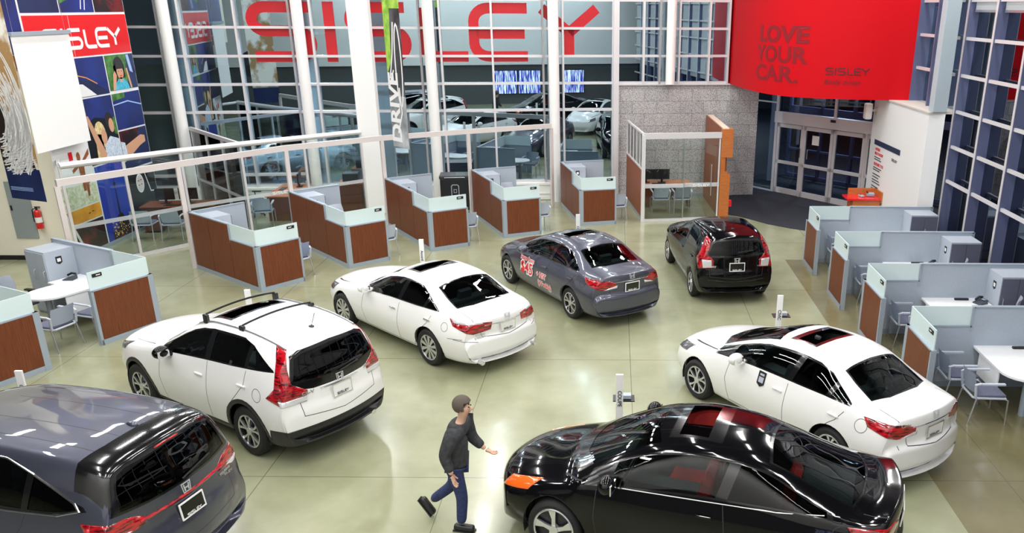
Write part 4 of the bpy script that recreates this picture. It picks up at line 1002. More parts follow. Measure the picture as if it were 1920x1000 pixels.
# row = x, plan bow, z top, z edge, y edge, z belt, y belt, z wide, y wide, z sill, y sill
def body_surface(rows, roof_round=0.55):
    rows = np.array(rows, float)
    R, ts = pchip_t(rows, 6)
    grid = []
    for r in R:
        x, k, zt, ze, ye, zb, yb, zm, ym, zs, ys = r
        K = np.array([(0, zs), (ys-0.10, zs), (ys, zs+0.05), (ym, zm), (yb, zb), (ye, ze), (ye*0.55, ze+(zt-ze)*0.78), (0, zt)])
        S, _ = pchip_t(K, 5)
        grid.append([(x - k*(y/0.9)**2, y, z) for y, z in S])
    return np.array(grid), ts
class Car:
    def __init__(s, sp):
        s.sp = sp; s.grid, s.ts = body_surface(sp['rows'])
        g = s.grid; bm = bmesh.new(); s.bm = bm
        s.tagl = bm.faces.layers.int.new('tag')
        vs = [[bm.verts.new(p) for p in row] for row in g]
        for i in range(len(g)-1):
            for j in range(g.shape[1]-1):
                q = (vs[i][j], vs[i][j+1], vs[i+1][j+1], vs[i+1][j])
                try: bm.faces.new(q)
                except ValueError: pass
        bm.faces.new([vs[0][j] for j in range(g.shape[1])][::-1])
        bm.faces.new([vs[-1][j] for j in range(g.shape[1])])
        bmesh.ops.remove_doubles(bm, verts=bm.verts, dist=0.0005)
        for f in bm.faces: f.smooth = True
        bmesh.ops.recalc_face_normals(bm, faces=bm.faces)
        # make sure outward: test a roof face
        best = max(bm.faces, key=lambda f: f.calc_center_median().z)
        if best.normal.z < 0: bmesh.ops.reverse_faces(bm, faces=bm.faces)
        s.P4 = g[:, 20, :]; s.P5 = g[:, 25, :]
    def at(s, x, frac):
        a = s.P4*(1-frac)+s.P5*frac
        xs = a[:, 0]; o = np.argsort(xs)
        return float(np.interp(x, xs[o], a[o, 2]))
    def imprint(s, poly, e1, e2, cond, tg, only=None):
        bm = s.bm; e1 = Vector(e1).normalized(); e2 = Vector(e2).normalized(); n = e1.cross(e2)
        P = [(float(a), float(b)) for a, b in poly]
        u0, u1 = min(p[0] for p in P)-.12, max(p[0] for p in P)+.12
        v0, v1 = min(p[1] for p in P)-.12, max(p[1] for p in P)+.12
        cand = set()
        for f in bm.faces:
            c = f.calc_center_median()
            if u0 < c.dot(e1) < u1 and v0 < c.dot(e2) < v1 and cond(c, f.normal): cand.add(f)
        for i in range(len(P)):
            a, b = P[i-1], P[i]
            du, dv = b[0]-a[0], b[1]-a[1]; L = math.hypot(du, dv)
            if L < 1e-5: continue
            pn = e1*(-dv/L)+e2*(du/L); co = e1*a[0]+e2*a[1]
            sub = []
            mu, mv = (a[0]+b[0])/2, (a[1]+b[1])/2
            for f in cand:
                if not f.is_valid: continue
                c = f.calc_center_median(); 
                if math.hypot(c.dot(e1)-mu, c.dot(e2)-mv) < L/2+.11: sub.append(f)
            if not sub: continue
            geom = set(sub)
            for f in sub: geom.update(f.edges); geom.update(f.verts)
            r = bmesh.ops.bisect_plane(bm, geom=list(geom), dist=1e-5, plane_co=co, plane_no=pn)
            new = {g for g in r['geom'] if isinstance(g, bmesh.types.BMFace)}
            cand = (cand-set(sub)) | new
        inside = []
        for f in cand:
            if not f.is_valid: continue
            c = f.calc_center_median(); x, y = c.dot(e1), c.dot(e2); k = False; j = len(P)-1
            for i in range(len(P)):
                if (P[i][1] > y) != (P[j][1] > y) and x < (P[j][0]-P[i][0])*(y-P[i][1])/(P[j][1]-P[i][1])+P[i][0]: k = not k
                j = i
            if k and (only is None or f[s.tagl] in only):
                if tg is not None: f[s.tagl] = tg
                inside.append(f)
        return inside
    def side(s, poly, tg, only=None, cond=None):
        return s.imprint(poly, (1, 0, 0), (0, 0, 1), cond or (lambda c, n: abs(n.y) > 0.25 and c.y > 0.3), tg, only)
    def top(s, poly, tg, cond, only=None):
        return s.imprint(poly, (1, 0, 0), (0, 1, 0), cond, tg, only)
    def seam(s, pts, w=0.009, view='side', cond=None, tg=1, only=(0, 11)):
        for a, b in zip(pts, pts[1:]):
            d = Vector((b[0]-a[0], b[1]-a[1])); L = d.length; d /= L; n = Vector((-d.y, d.x))*w/2; d2 = d*w*0.3
            q = [(a[0]+n.x-d2.x, a[1]+n.y-d2.y), (b[0]+n.x+d2.x, b[1]+n.y+d2.y), (b[0]-n.x+d2.x, b[1]-n.y+d2.y), (a[0]-n.x-d2.x, a[1]-n.y-d2.y)]
            if view == 'side': s.side(q, tg, only)
            elif view == 'top': s.top(q, tg, cond or (lambda c, n: n.z > 0.5 and c.z > .6), only)
            else: s.imprint(q, (0, 1, 0), (0, 0, 1), cond or (lambda c, n: c.x < -.3 and n.x < -.2), tg, only)
    def window(s, w, lo, hi, tg, only, tip=None, back=0.0):
        xfb, xft, xrb, xrt = w
        low = [(x, s.at(x, lo)) for x in np.linspace(xfb, xrb, 7)]
        def H(x):
            if tip is None or x >= tip[0]: return hi
            q = min(1.0, (tip[0]-x)/(tip[0]-tip[1]+back)); return hi-(hi-tip[2])*q**tip[3]
        up = [(x, s.at(x, max(lo+.03, H(x)))) for x in np.linspace(xrt, xft, 12)]
        return s.side(low+up, tg, only)
    def mirror(s):
        bm = s.bm
        d = bmesh.ops.duplicate(bm, geom=list(bm.verts)+list(bm.edges)+list(bm.faces))
        nv = [g for g in d['geom'] if isinstance(g, bmesh.types.BMVert)]; nf = [g for g in d['geom'] if isinstance(g, bmesh.types.BMFace)]
        for v in nv: v.co.y = -v.co.y
        bmesh.ops.reverse_faces(bm, faces=nf)
        z = [v for v in bm.verts if abs(v.co.y) < 0.004]
        for v in z: v.co.y = 0
        bmesh.ops.remove_doubles(bm, verts=z, dist=0.0008)
    def take(s, tags, name, m, parent, sideonly=0, inset=0.0, thick=0.0, slotmap=None):
        """copy the faces with these tags into an object of their own."""
        bm = s.bm; out = bmesh.new(); vm = {}
        bm.normal_update()
        for f in bm.faces:
            t = f[s.tagl]
            if t not in tags: continue
            if sideonly and f.calc_center_median().y*sideonly < 0: continue
            vs = []
            for v in f.verts:
                if v not in vm: vm[v] = out.verts.new(v.co - v.normal*inset)
                vs.append(vm[v])
            try: nf = out.faces.new(vs)
            except ValueError: continue
            nf.smooth = True; nf.material_index = slotmap[t] if slotmap else 0
        if not out.faces: out.free(); return None
        if thick:
            out.normal_update()
            bound = [e for e in out.edges if e.is_boundary]
            r = bmesh.ops.extrude_edge_only(out, edges=bound)
            nv = {g for g in r['geom'] if isinstance(g, bmesh.types.BMVert)}
            nrm = {}
            for v in nv:
                for e in v.link_edges:
                    o = e.other_vert(v)
                    if o not in nv: nrm[v] = o.normal.copy()
            for v in nv:
                if v in nrm: v.co -= nrm[v]*thick
        me = bpy.data.meshes.new(name); out.to_mesh(me); out.free()
        for mm in (m if isinstance(m, (list, tuple)) else [m]): me.materials.append(mm)
        o = bpy.data.objects.new(name, me); C.objects.link(o)
        if parent: o.parent = parent
        return o

def wheel(parent, x, y, R, rr, n, style, sgn):
    w = 0.20; cy = y
    b = MB(); prof = [(rr, -w/2+.01), (R-.04, -w/2), (R-.012, -w/2+.02), (R, -w/2+.05), (R, w/2-.05), (R-.012, w/2-.02), (R-.04, w/2), (rr, w/2-.01), (rr-.01, w/2-.03), (rr-.01, -w/2+.03)]
    N = 36; rings = []
    for k in range(N):
        a = 2*PI*k/N
        rings.append([b.bm.verts.new((x+r*math.cos(a), cy+h, R+r*math.sin(a))) for r, h in prof])
    for k in range(N):
        A, B = rings[k], rings[(k+1) % N]
        for j in range(len(prof)): b.bm.faces.new((A[j], A[(j+1) % len(prof)], B[(j+1) % len(prof)], B[j]))
    t = b.build('wheel', RUBBER, parent, smooth=True)
    # rim: barrel, spokes, hub
    b = MB(); f = cy+sgn*(w/2-.035)
    M = frame((x, f, R), (sgn*-1, 0, 0), (0, 0, 1))    # z outwards
    ring = [(rr-.012)*1.0]
    b.tube([(x+(rr-.012)*math.cos(2*PI*k/36), cy+sgn*(w/2-.02), R+(rr-.012)*math.sin(2*PI*k/36)) for k in range(36)], .014, 6, closed=True)
    for k in range(n):
        a = 2*PI*k/n+PI/2
        def pr(r, da): return (r*math.cos(a+da), r*math.sin(a+da))
        if style == 'split':
            for s_ in (-1, 1):
                q = [pr(.05, s_*.12-.16), pr(.05, s_*.12+.16), pr(rr*.55, s_*.15+.11), pr(rr-.012, s_*.27+.09), pr(rr-.012, s_*.27-.09), pr(rr*.55, s_*.15-.10)]
                b.prism(q, -.012, .014, M)
        elif style == 'wide':
            q = [pr(.05, -.5), pr(.05, .5), pr(rr*.5, .17), pr(rr-.012, .27), pr(rr-.012, -.12), pr(rr*.5, -.17)]
            b.prism(q, -.012, .014, M)
        else:
            q = [pr(.05, -.3), pr(.05, .3), pr(rr-.012, .16), pr(rr-.012, -.16)]
            b.prism(q, -.012, .014, M)
    b.cyl(M @ V(0, 0, -.02), M @ V(0, 0, .022), .062, .052, 16)
    b.build('alloy_rim', RIM, t)
    b = MB(); b.cyl((x, cy-sgn*.02, R), (x, cy+sgn*.03, R), rr-.012, seg=24)
    b.build('wheel_recess', RIMD, t)
    return t

def build_car(name, label, loc, yaw, sp, S=1.0, kz=1.0, group=None):
    root = thing(name, label, 'car', (loc[0], loc[1], 0), R_(yaw), group); root.scale = (S, S, S*kz)
    c = Car(sp); wb = sp['wb']; Rw = sp['R']; Ra = sp.get('Ra', Rw+.055); P = sp['paint']
    B = lambda cc, n: True
    # cladding
    for poly in sp.get('clad', []): c.side(poly, 11, cond=lambda cc, n: cc.y > -1)
    # windscreen and rear window
    up = lambda cc, n: cc.z > .85 and n.z > .15
    c.top(sp['ws'], 3, lambda cc, n: cc.z > .85 and n.z > .2 and cc.x > .3)
    if sp.get('cowl'): 
        w_ = sp['ws'][:3]; c.top(w_+[(w_[2][0]+sp['cowl']*.8, w_[2][1]+.06), (w_[1][0]+sp['cowl'], w_[1][1]+.03), (w_[0][0]+sp['cowl'], -.01)], 2, lambda cc, n: n.z > .2 and cc.z > .8 and cc.x > 1.5, only=(0,))
    if sp.get('spoil'): c.top(sp['spoil'], 2, lambda cc, n: cc.z > 1.3 and n.z > .1 and cc.x < 0, only=(0,))
    if sp.get('rear_view'):
        rc = lambda cc, n: cc.x < .3 and n.x < -.12
        if sp.get('rwo'): c.imprint(sp['rwo'], (0, 1, 0), (0, 0, 1), rc, 2)
        c.imprint(sp['rw'], (0, 1, 0), (0, 0, 1), rc, 4)
    else:
        if sp.get('rwo'): c.top(sp['rwo'], 2, lambda cc, n: cc.z > .8 and n.z > .1 and cc.x < .8)
        c.top(sp['rw'], 4, lambda cc, n: cc.z > .8 and n.z > .1 and cc.x < .8)
    if sp.get('sun'): c.top(sp['sun'], 10, lambda cc, n: n.z > .6 and cc.z > 1.2)
    if sp.get('sun2'): c.top(sp['sun2'], 2, lambda cc, n: n.z > .6 and cc.z > 1.2, only=(0,))
    # side glazing
    c.window(sp['dlo'], sp.get('dl0', .03), sp.get('dl1', .93), 2, (0,), sp.get('tip'))
    for k, w in enumerate(sp['win']): c.window(w, sp.get('dl0', .03)+.05, sp.get('dl1', .93)-.06, 5+k, (2,), sp.get('tip'), .03)
    for w in sp.get('lamps', []):
        poly, e1, tg = w
        q = [(Vector(p).dot(Vector(e1).normalized()), p[2]) for p in poly]
        c.imprint(q, e1, (0, 0, 1), (lambda cc, n: cc.x < .2 and n.x < .5) if poly[0][0] < 1 else (lambda cc, n: cc.x > 1.8 and n.z < .93), tg)
    for sm in sp['seams']: c.seam(sm)
    for sm in sp.get('tseams', []): c.seam(sm, view='top')
    for sm in sp.get('rseams', []): c.seam(sm, view='rear')
    if sp.get('archclad'):
        for ax in (0, wb): c.side([(ax+(Ra+.055)*math.cos(2*PI*k/28), Rw+(Ra+.055)*math.sin(2*PI*k/28)) for k in range(28)], 11, (0, 1), cond=lambda cc, n: cc.y > .45 and cc.z < .95)
    # wheel arches
    dead = []
    for ax in (0, wb):
        N = 28; pl = [(ax+Ra*math.cos(2*PI*k/N), Rw+Ra*math.sin(2*PI*k/N)) for k in range(N)]
        dead += c.side(pl, 99, None, cond=lambda cc, n: cc.y > .45 and cc.z < .95)
    if sp.get('sun') and sp.get('sunopen', True): dead += [f for f in c.bm.faces if f[c.tagl] == 10]
    dead = [f for f in set(dead) if f.is_valid]
    bmesh.ops.delete(c.bm, geom=dead, context='FACES')
    # rolled arch lips
    ed = [e for e in c.bm.edges if e.is_boundary and e.verts[0].co.y > .4 and any(abs(math.hypot(e.verts[0].co.x-ax, e.verts[0].co.z-Rw)-Ra) < .01 for ax in (0, wb))]
    r = bmesh.ops.extrude_edge_only(c.bm, edges=ed)
    nv = [g for g in r['geom'] if isinstance(g, bmesh.types.BMVert)]
    for g in r['geom']:
        if isinstance(g, bmesh.types.BMFace): g[c.tagl] = 2; g.smooth = False
    for v in nv: v.co.y = max(.5, v.co.y-.10)
    c.mirror()
    bvh = BVHTree.FromBMesh(c.bm)
    body = c.take((0, 1, 2), 'body_shell', [P, DARKIN, GLOSSB], root, slotmap={0: 0, 1: 1, 2: 2})
    c.take((3,), 'windshield', CARGL, root, inset=.004)
    c.take((4,), 'rear_window', sp.get('rgl', CARGL), root, inset=.004)
    nm = sp.get('winname', ['front_door_window', 'rear_door_window', 'quarter_window'])
    for k in range(len(sp['win'])):
        for sd in (1, -1): c.take((5+k,), nm[k], sp.get('sgl', [CARGL, CARGLD, CARGL])[k], root, sideonly=sd, inset=.006)
    for sd in (1, -1):
        t = c.take((8,), 'tail_lamp', REDLAMP, root, sideonly=sd, inset=-.006, thick=.02)
        l = c.take((12,), 'reverse_lens', CLEARLAMP, t or root, sideonly=sd, inset=-.008, thick=.02)
        c.take((9,), 'head_lamp', sp.get('hl', HLAMP), root, sideonly=sd, inset=-.004, thick=.02)
    c.take((10,), 'sunroof_glass', GLOSSB if sp.get('panroof') else CARGLD, root, inset=sp.get('sunin', .012), thick=.03)
    c.take((11,), 'lower_cladding', BLACK, root, inset=-.004, thick=.02)
    def hit(o, d):
        h = bvh.ray_cast(Vector(o), Vector(d))
        return h[0], h[1]
    # underside with wheel wells
    b = MB(); xr = sp['rows'][-1][0]+.12; xf = sp['rows'][0][0]-.15; zs = sp['rows'][6][9]
    b.bx(Ra+.02, wb-Ra-.02, -.70, .70, zs+.02, zs+.12); b.bx(xr, xf, -.52, .52, zs+.03, zs+.16)
    for ax in (0, wb):
        for sd in (1, -1):
            N = 14; A = []; Bv = []
            for k in range(N+1):
                a = PI*k/N*1.16-.25
                A.append(b.bm.verts.new((ax+(Ra+.004)*math.cos(a), sd*.50, Rw+(Ra+.004)*math.sin(a)))); Bv.append(b.bm.verts.new((ax+(Ra+.004)*math.cos(a), sd*(sp['yw']-.06), Rw+(Ra+.004)*math.sin(a))))
            for k in range(N): b.bm.faces.new((A[k], A[k+1], Bv[k+1], Bv[k]))
            b.bm.faces.new(A)
    b.build('underbody', DARKIN, root)
    for ax in (0, wb):
        for sd in (1, -1): wheel(root, ax, sd*(sp['yw']-.12), Rw, sp['rr'], sp['ns'], sp['style'], sd)
    # interior
    zf = .42; zseat = sp.get('zseat', .50); ztop = sp['rows'][9][2]
    def seat(x, y, w, m):
        b = MB(); b.box((x, y, zseat), (.50, w, .16)); 
        M = Matrix.Translation((x-.27, y, zseat+.05)) @ Matrix.Rotation(R_(-14), 4, 'Y')
        b.box(None, (.14, w, .58), M=M @ Matrix.Translation((0, 0, .26))); 
        b.bevel(.035, 2)
        b.box(None, (.09, min(w, .26), .16), M=M @ Matrix.Translation((.0, 0, .62)))
        return b.build('front_seat' if w < .7 else 'rear_seat', m, root)
    sm = sp.get('seatm', SEATG)
    xs = wb*.52
    for sd in (1, -1): seat(xs, sd*.36, .50, sm)
    zseat -= sp.get('rdrop', .06); seat(xs-.95+sp.get('rfwd', 0), 0, 1.15, sm)
    b = MB(); xd = xs+.62
    b.bx(xd, xd+.45, -.68, .68, .62, .86); b.bevel(.05, 2); b.bx(xs-.2, xd, -.11, .11, .35, .62)
    b.build('dashboard', DARKIN, root)
    b = MB(); Ms = Matrix.Translation((xd-.08, .36, .86)) @ Matrix.Rotation(R_(65), 4, 'Y')
    b.tube([Ms @ V(.18*math.cos(2*PI*k/20), .18*math.sin(2*PI*k/20), 0) for k in range(20)], .016, 6, closed=True)
    b.box(None, (.10, .12, .03), M=Ms); b.box(None, (.03, .34, .02), M=Ms); b.cyl(Ms @ V(0, 0, 0), Ms @ V(0, 0, .2), .03)
    b.build('steering_wheel', BLACK, root)
    b = MB(); zb_ = min(.9, sp['rows'][12][5]-.06)
    if sp.get('shelf', True): b.bx(sp['shelfx'][0], sp['shelfx'][1], -.56, .56, zb_-.05, zb_)
    b.bx(.2, wb*.8, -.66, .66, .30, .36)
    b.build('cabin_floor', DARKIN, root)
    # mirrors
    mx = sp['mir'][0]; mz = sp['mir'][1]
    for sd in (1, -1):
        h = hit((mx, sd*2, mz-.03), (0, -sd, 0))[0]; yb = h.y if h else sd*.85
        b = MB(); b.sph((mx+.02, yb+sd*.13, mz+.03), .12, (.78, 1.05, .72)); b.box((mx, yb+sd*.02, mz-.02), (.08, .12, .04))
        mo = b.build('door_mirror', sp.get('mirm', P), root, smooth=True)
        b = MB(); b.box((mx-.052, yb+sd*.135, mz+.02), (.012, .17, .10)); b.build('mirror_glass', CHROME, mo)
    # door handles
    for (hx, hz) in sp['handles']:
        for sd in (1, -1):
            h = hit((hx, sd*2, hz), (0, -sd, 0))[0]
            if not h: continue
            b = MB(); b.box((hx, h.y+sd*.012, hz), (.17, .028, .026)); b.bevel(.008, 2); b.build('door_handle', sp.get('handm', P), root)
    # plate, badge
    px, pz, pw = sp['plate']
    h, n = hit((-4, 0, pz), (1, 0, 0))
    if h:
        n = n if n.x < 0 else -n
        n = V(n.x, 0, n.z*.6).normalized()
        upv = V(0, 0, 1)-n*n.z
        M = frame(h+n*.012, V(0, 0, 1).cross(n) if False else V(0, -1, 0), upv.normalized())
        b = MB(); b.prism([(-.155, -.08), (.155, -.08), (.155, .08), (-.155, .08)], 0, .008, M)
        po = b.build('licence_plate', PLATEW if pw else GLOSSB, root)
        b = MB(); b.ribbon([(-.158, -.083), (.158, -.083), (.158, .083), (-.158, .083)], .014, .014, M, closed=True)
        b.build('plate_frame', PLATEW if not pw else CHROME, po)
        logo_w('plate_lettering', .20, .034, M @ Matrix.Translation((-.10, -.066 if pw else -.078, .0145)), DARKT if pw else PLATEW, po)
    if sp.get('badge'):
        h, n = hit((-4, 0, sp['badge']), (1, 0, 0))
        if h:
            n = n if n.x < 0 else -n
            upv = (V(0, 0, 1)-n*n.z).normalized()
            hbadge(root, frame(h+n*.004, V(0, -1, 0), upv), .115)
    for (tx, ty, tz, ts, rot_) in sp.get('words', []):
        h, n = hit((-4, ty, tz), (1, 0, 0))
        if h:
            n = n if n.x < 0 else -n
            upv = (V(0, 0, 1)-n*n.z).normalized(); rt = upv.cross(n)
            text_into('model_lettering', tx, ts, frame(h+n*.004, rt, upv), CHROME if not rot_ else rot_, root, .004, .002, sx=1.3)
    # surface strips: chrome mouldings etc.
    for st in sp.get('strips', []):
        view, pts, rad, m, nme, both = st
        for sd in ((1, -1) if both else (1,)):
            q = []
            for a, z in pts:
                if view == 'side': h = hit((a, sd*3, z), (0, -sd, 0))[0]
                elif view == 'rear': h = hit((-4, sd*a, z), (1, 0, 0))[0]
                else: h = hit((a, sd*z, 4), (0, 0, -1))[0]
                if h: q.append(h)
            if len(q) > 1:
                b = MB(); b.tube(q, rad, 6); b.build(nme, m, root)
    for (ex, ey, ez) in sp.get('exh', []):
        for sd in ((1, -1) if sp.get('exh2') else (1,)):
            b = MB(); b.tube([(ex+.2, sd*ey, ez), (ex, sd*ey, ez)], .045, 12, .7); b.build('exhaust_tip', CHROME, root)
    if sp.get('wiper'):
        w = sp['wiper']; q = [hit((-4, a, z), (1, 0, 0))[0] for a, z in w]; q = [p-V(.02, 0, 0) for p in q if p]
        if len(q) > 1: b = MB(); b.tube(q, .009, 6); b.build('rear_wiper', BLACK, root)
    for fn in sp.get('extra', []): fn(root, c, hit)
    c.bm.free()
    return root

def seams4(wb, xf, xb, xr, zb, arch_top=.72, zsill=.27):
    """front edge, B line and rear edge of the doors."""
    return [
        [(xf, zb-.06), (xf+.05, .62), (xf+.0, zsill)],
        [(xb, zb+.02), (xb+.01, .6), (xb+.02, zsill)],
        [(xr-.10, zb), (xr, .78), (xr+.10, .70), (xr+.28, .50), (xr+.42, zsill)],
        [(xf, zsill), (xb, zsill), (xr+.42, zsill)],
    ]

ACC = dict(paint=PWHITE, cowl=.09, wb=2.775, R=.335, rr=.235, ns=10, style='plain', yw=.925,
  rows=[(3.64, .34, .26, .26, .45, .25, .55, .23, .60, .20, .50), (3.74, .34, .45, .45, .45, .44, .60, .38, .66, .20, .55), (3.73, .36, .66, .65, .48, .62, .64, .48, .72, .20, .58),
   (3.62, .36, .76, .745, .52, .70, .72, .50, .80, .20, .66), (3.30, .30, .86, .83, .58, .76, .80, .55, .88, .20, .78), (2.775, .22, .935, .90, .66, .84, .845, .58, .915, .19, .82),
   (2.25, .20, 1.0, .97, .70, .91, .85, .60, .92, .19, .83), (1.40, .14, 1.38, 1.32, .60, .965, .84, .60, .925, .19, .84), (.90, .05, 1.455, 1.385, .585, .985, .835, .60, .925, .19, .84),
   (.40, .0, 1.445, 1.37, .575, 1.0, .83, .60, .925, .19, .84), (.05, -.05, 1.385, 1.31, .565, 1.015, .82, .60, .925, .19, .84), (-.30, -.10, 1.235, 1.165, .585, 1.025, .80, .62, .92, .19, .83),
   (-.58, -.14, 1.11, 1.065, .62, 1.015, .78, .62, .905, .20, .82), (-.85, -.20, 1.06, 1.03, .62, .975, .75, .62, .87, .21, .78), (-1.03, -.24, 1.03, 1.0, .58, .94, .71, .60, .82, .22, .72),
   (-1.08, -.24, .93, .91, .57, .87, .70, .59, .80, .23, .70), (-1.07, -.24, .74, .72, .57, .70, .70, .56, .80, .24, .70), (-1.13, -.24, .62, .61, .57, .59, .70, .48, .79, .25, .70),
   (-1.13, -.24, .42, .41, .52, .40, .68, .36, .76, .26, .66), (-1.02, -.22, .27, .27, .42, .27, .55, .265, .62, .25, .50)],
  ws=[(2.17, -.01), (2.16, .30), (2.02, .62), (1.30, .52), (1.37, .28), (1.40, -.01)],
  rw=[(-.55, -.01), (-.54, .30), (-.46, .56), (-.15, .545), (.06, .51), (.07, -.01)],
  rwo=[(-.57, -.01), (-.56, .30), (-.475, .585), (-.15, .568), (.09, .53), (.10, -.01)],
  dlo=(2.02, 1.98, -.24, -.24), tip=(.50, -.24, .12, 1.7), win=[(1.86, 1.80, .92, .84), (.82, .74, .18, .12), (.12, .05, -.19, -.19)],
  sun=[(1.10, -.01), (1.10, .38), (.82, .39), (.82, -.01)], sun2=[(1.18, -.01), (1.18, .43), (.76, .44), (.76, -.01)],
  lamps=[([(-.62, .88, .99), (-1.06, .55, .95), (-1.10, .36, .93), (-1.10, .40, .80), (-1.0, .70, .76), (-.72, .90, .88)], (.707, .707, 0), 8),
         ([(-.64, .88, 1.0), (-1.06, .55, .96), (-1.06, .52, .93), (-.76, .90, .93)], (.707, .707, 0), 12),
         ([(3.10, .84, .80), (3.55, .62, .72), (3.60, .62, .62), (3.22, .86, .66)], (-.707, .707, 0), 9)],
  seams=seams4(2.775, 1.98, .86, .02, .93)+[[(2.4, .93), (3.3, .80)], [(-.85, .68), (-.55, .66)]],
  tseams=[[(-.60, .60), (-.98, .62)]], rseams=[[(.52, .78), (.50, .70), (.0, .66)], [(.86, .66), (.60, .63)]],
  mir=(1.80, 1.0), handles=[(1.02, .83), (.0, .85)], handm=CHROME, plate=(0, .80, True), badge=.965, shelfx=(-.5, .1),
  words=[],
  strips=[('rear', [(0, .885), (.2, .885), (.45, .89)], .011, CHROME, 'boot_chrome_strip', True), ('side', [(-.18, 1.03), (.4, 1.01), (1.2, .99), (1.9, .935)], .008, CHROME, 'window_chrome_strip', True),
          ('rear', [(0, .30), (.3, .30), (.52, .31)], .010, GLOSSB, 'bumper_slot_strip', True)],
  exh=[(-1.12, .60, .27)], exh2=True)
def acc_words(root, c, hit):
    for txt, y, z, s in (('V6', -.55, .745, .05),):
        h, n = hit((-4, y, z), (1, 0, 0))
        if h: text_into('model_lettering', txt, s, frame(h-V(.006, 0, 0), (0, -1, 0), (0, 0, 1)), CHROME, root, .004)
    h, n = hit((-4, .50, .725), (1, 0, 0))
    if h:
        text_into('model_lettering', 'ACCORD', .045, frame(h-V(.006, -.04, -.02), (-.2, -1, 0), (0, 0, 1)), BRUSH, root, .004, .001)
        logo_w('dealer_lettering', .16, .028, frame(h-V(.008, -.12, .035), (-.2, -1, 0), (0, 0, 1)), BRUSH, root)
def fuel(x, z, r):
    def fn(root, c, hit):
        h, n = hit((x, 3, z), (0, -1, 0))
        if not h: return
        q = []
        for k in range(25):
            p = hit((x+r*math.cos(2*PI*k/24), 3, z+r*math.sin(2*PI*k/24)), (0, -1, 0))[0]
            if p: q.append(p)
        b = MB(); b.tube(q, .0035, 5); b.build('fuel_flap_seam', DARKIN, root)
    return fn
ACC['extra'] = [acc_words, fuel(-.46, .83, .075)]

CIV = dict(paint=PWHITE, cowl=.20, wb=2.67, R=.315, rr=.222, ns=5, style='split', yw=.875,
  rows=[(3.46, .34, .26, .26, .42, .25, .52, .23, .57, .19, .48), (3.55, .34, .44, .44, .44, .43, .58, .37, .63, .19, .53), (3.54, .36, .62, .61, .46, .59, .62, .46, .69, .19, .56),
   (3.42, .36, .73, .715, .50, .68, .69, .50, .76, .19, .64), (3.10, .30, .85, .82, .56, .76, .76, .54, .835, .19, .74), (2.67, .22, .95, .915, .62, .84, .80, .57, .872, .18, .78),
   (2.38, .20, 1.03, .99, .65, .90, .81, .59, .877, .18, .79), (1.40, .14, 1.385, 1.32, .56, .955, .80, .59, .877, .18, .80), (.80, .05, 1.432, 1.365, .55, .97, .795, .59, .877, .18, .80),
   (.35, .0, 1.405, 1.335, .54, .985, .79, .59, .877, .18, .80), (.10, -.05, 1.345, 1.275, .53, .995, .785, .59, .877, .18, .80), (-.20, -.10, 1.215, 1.15, .545, 1.0, .77, .60, .87, .18, .79),
   (-.46, -.14, 1.095, 1.05, .57, .985, .75, .60, .855, .19, .77), (-.72, -.20, 1.05, 1.02, .57, .955, .72, .60, .83, .20, .74), (-.90, -.24, 1.035, 1.005, .54, .93, .68, .59, .79, .21, .69),
   (-.93, -.24, .92, .90, .54, .86, .67, .58, .77, .22, .67), (-.92, -.24, .72, .70, .54, .68, .67, .55, .77, .23, .67), (-.985, -.24, .60, .59, .54, .57, .67, .47, .76, .24, .67),
   (-.985, -.24, .40, .39, .50, .38, .65, .34, .72, .25, .63), (-.88, -.22, .26, .26, .40, .26, .52, .255, .60, .24, .48)],
  ws=[(2.31, -.01), (2.29, .28), (2.13, .58), (1.32, .49), (1.39, .26), (1.41, -.01)],
  rw=[(-.42, -.01), (-.41, .28), (-.33, .52), (-.05, .50), (.12, .47), (.13, -.01)],
  rwo=[(-.44, -.01), (-.43, .28), (-.345, .54), (-.05, .522), (.15, .49), (.16, -.01)],
  dlo=(2.30, 2.26, -.20, -.20), tip=(.45, -.22, .25, 1.8), win=[(1.98, 1.92, .88, .80), (.78, .70, .20, .13), (.13, .06, -.14, -.14)],
  sun=[(1.12, -.01), (1.12, .34), (.80, .35), (.80, -.01)], sun2=[(1.22, -.01), (1.22, .39), (.74, .40), (.74, -.01)],
  lamps=[([(-.50, .84, .96), (-.90, .55, .95), (-.95, .40, .89), (-.95, .40, .80), (-.88, .66, .76), (-.58, .86, .86)], (.707, .707, 0), 8),
         ([(-.94, .56, .80), (-.96, .38, .84), (-.96, .39, .79), (-.90, .66, .755)], (.707, .707, 0), 12),
         ([(2.95, .80, .80), (3.36, .60, .72), (3.42, .60, .62), (3.06, .82, .68)], (-.707, .707, 0), 9)],
  seams=seams4(2.67, 1.96, .83, -.04, .92)+[[(2.3, .93), (3.1, .80)]],
  tseams=[[(-.50, .57), (-.86, .585)]], rseams=[[(.47, .76), (.45, .66), (.0, .62)]],
  mir=(1.72, .98), handles=[(.98, .81), (.0, .83)], plate=(0, .78, True), badge=.985, shelfx=(-.4, .1),
  words=[('Civic', .50, .935, .055, None), ('HYBRID', -.52, .955, .04, None)],
  strips=[('rear', [(0, .90), (.2, .90), (.40, .895)], .010, CHROME, 'boot_chrome_strip', True), ('rear', [(0, .30), (.3, .30), (.5, .31)], .008, BLACK, 'bumper_slot_strip', True)])

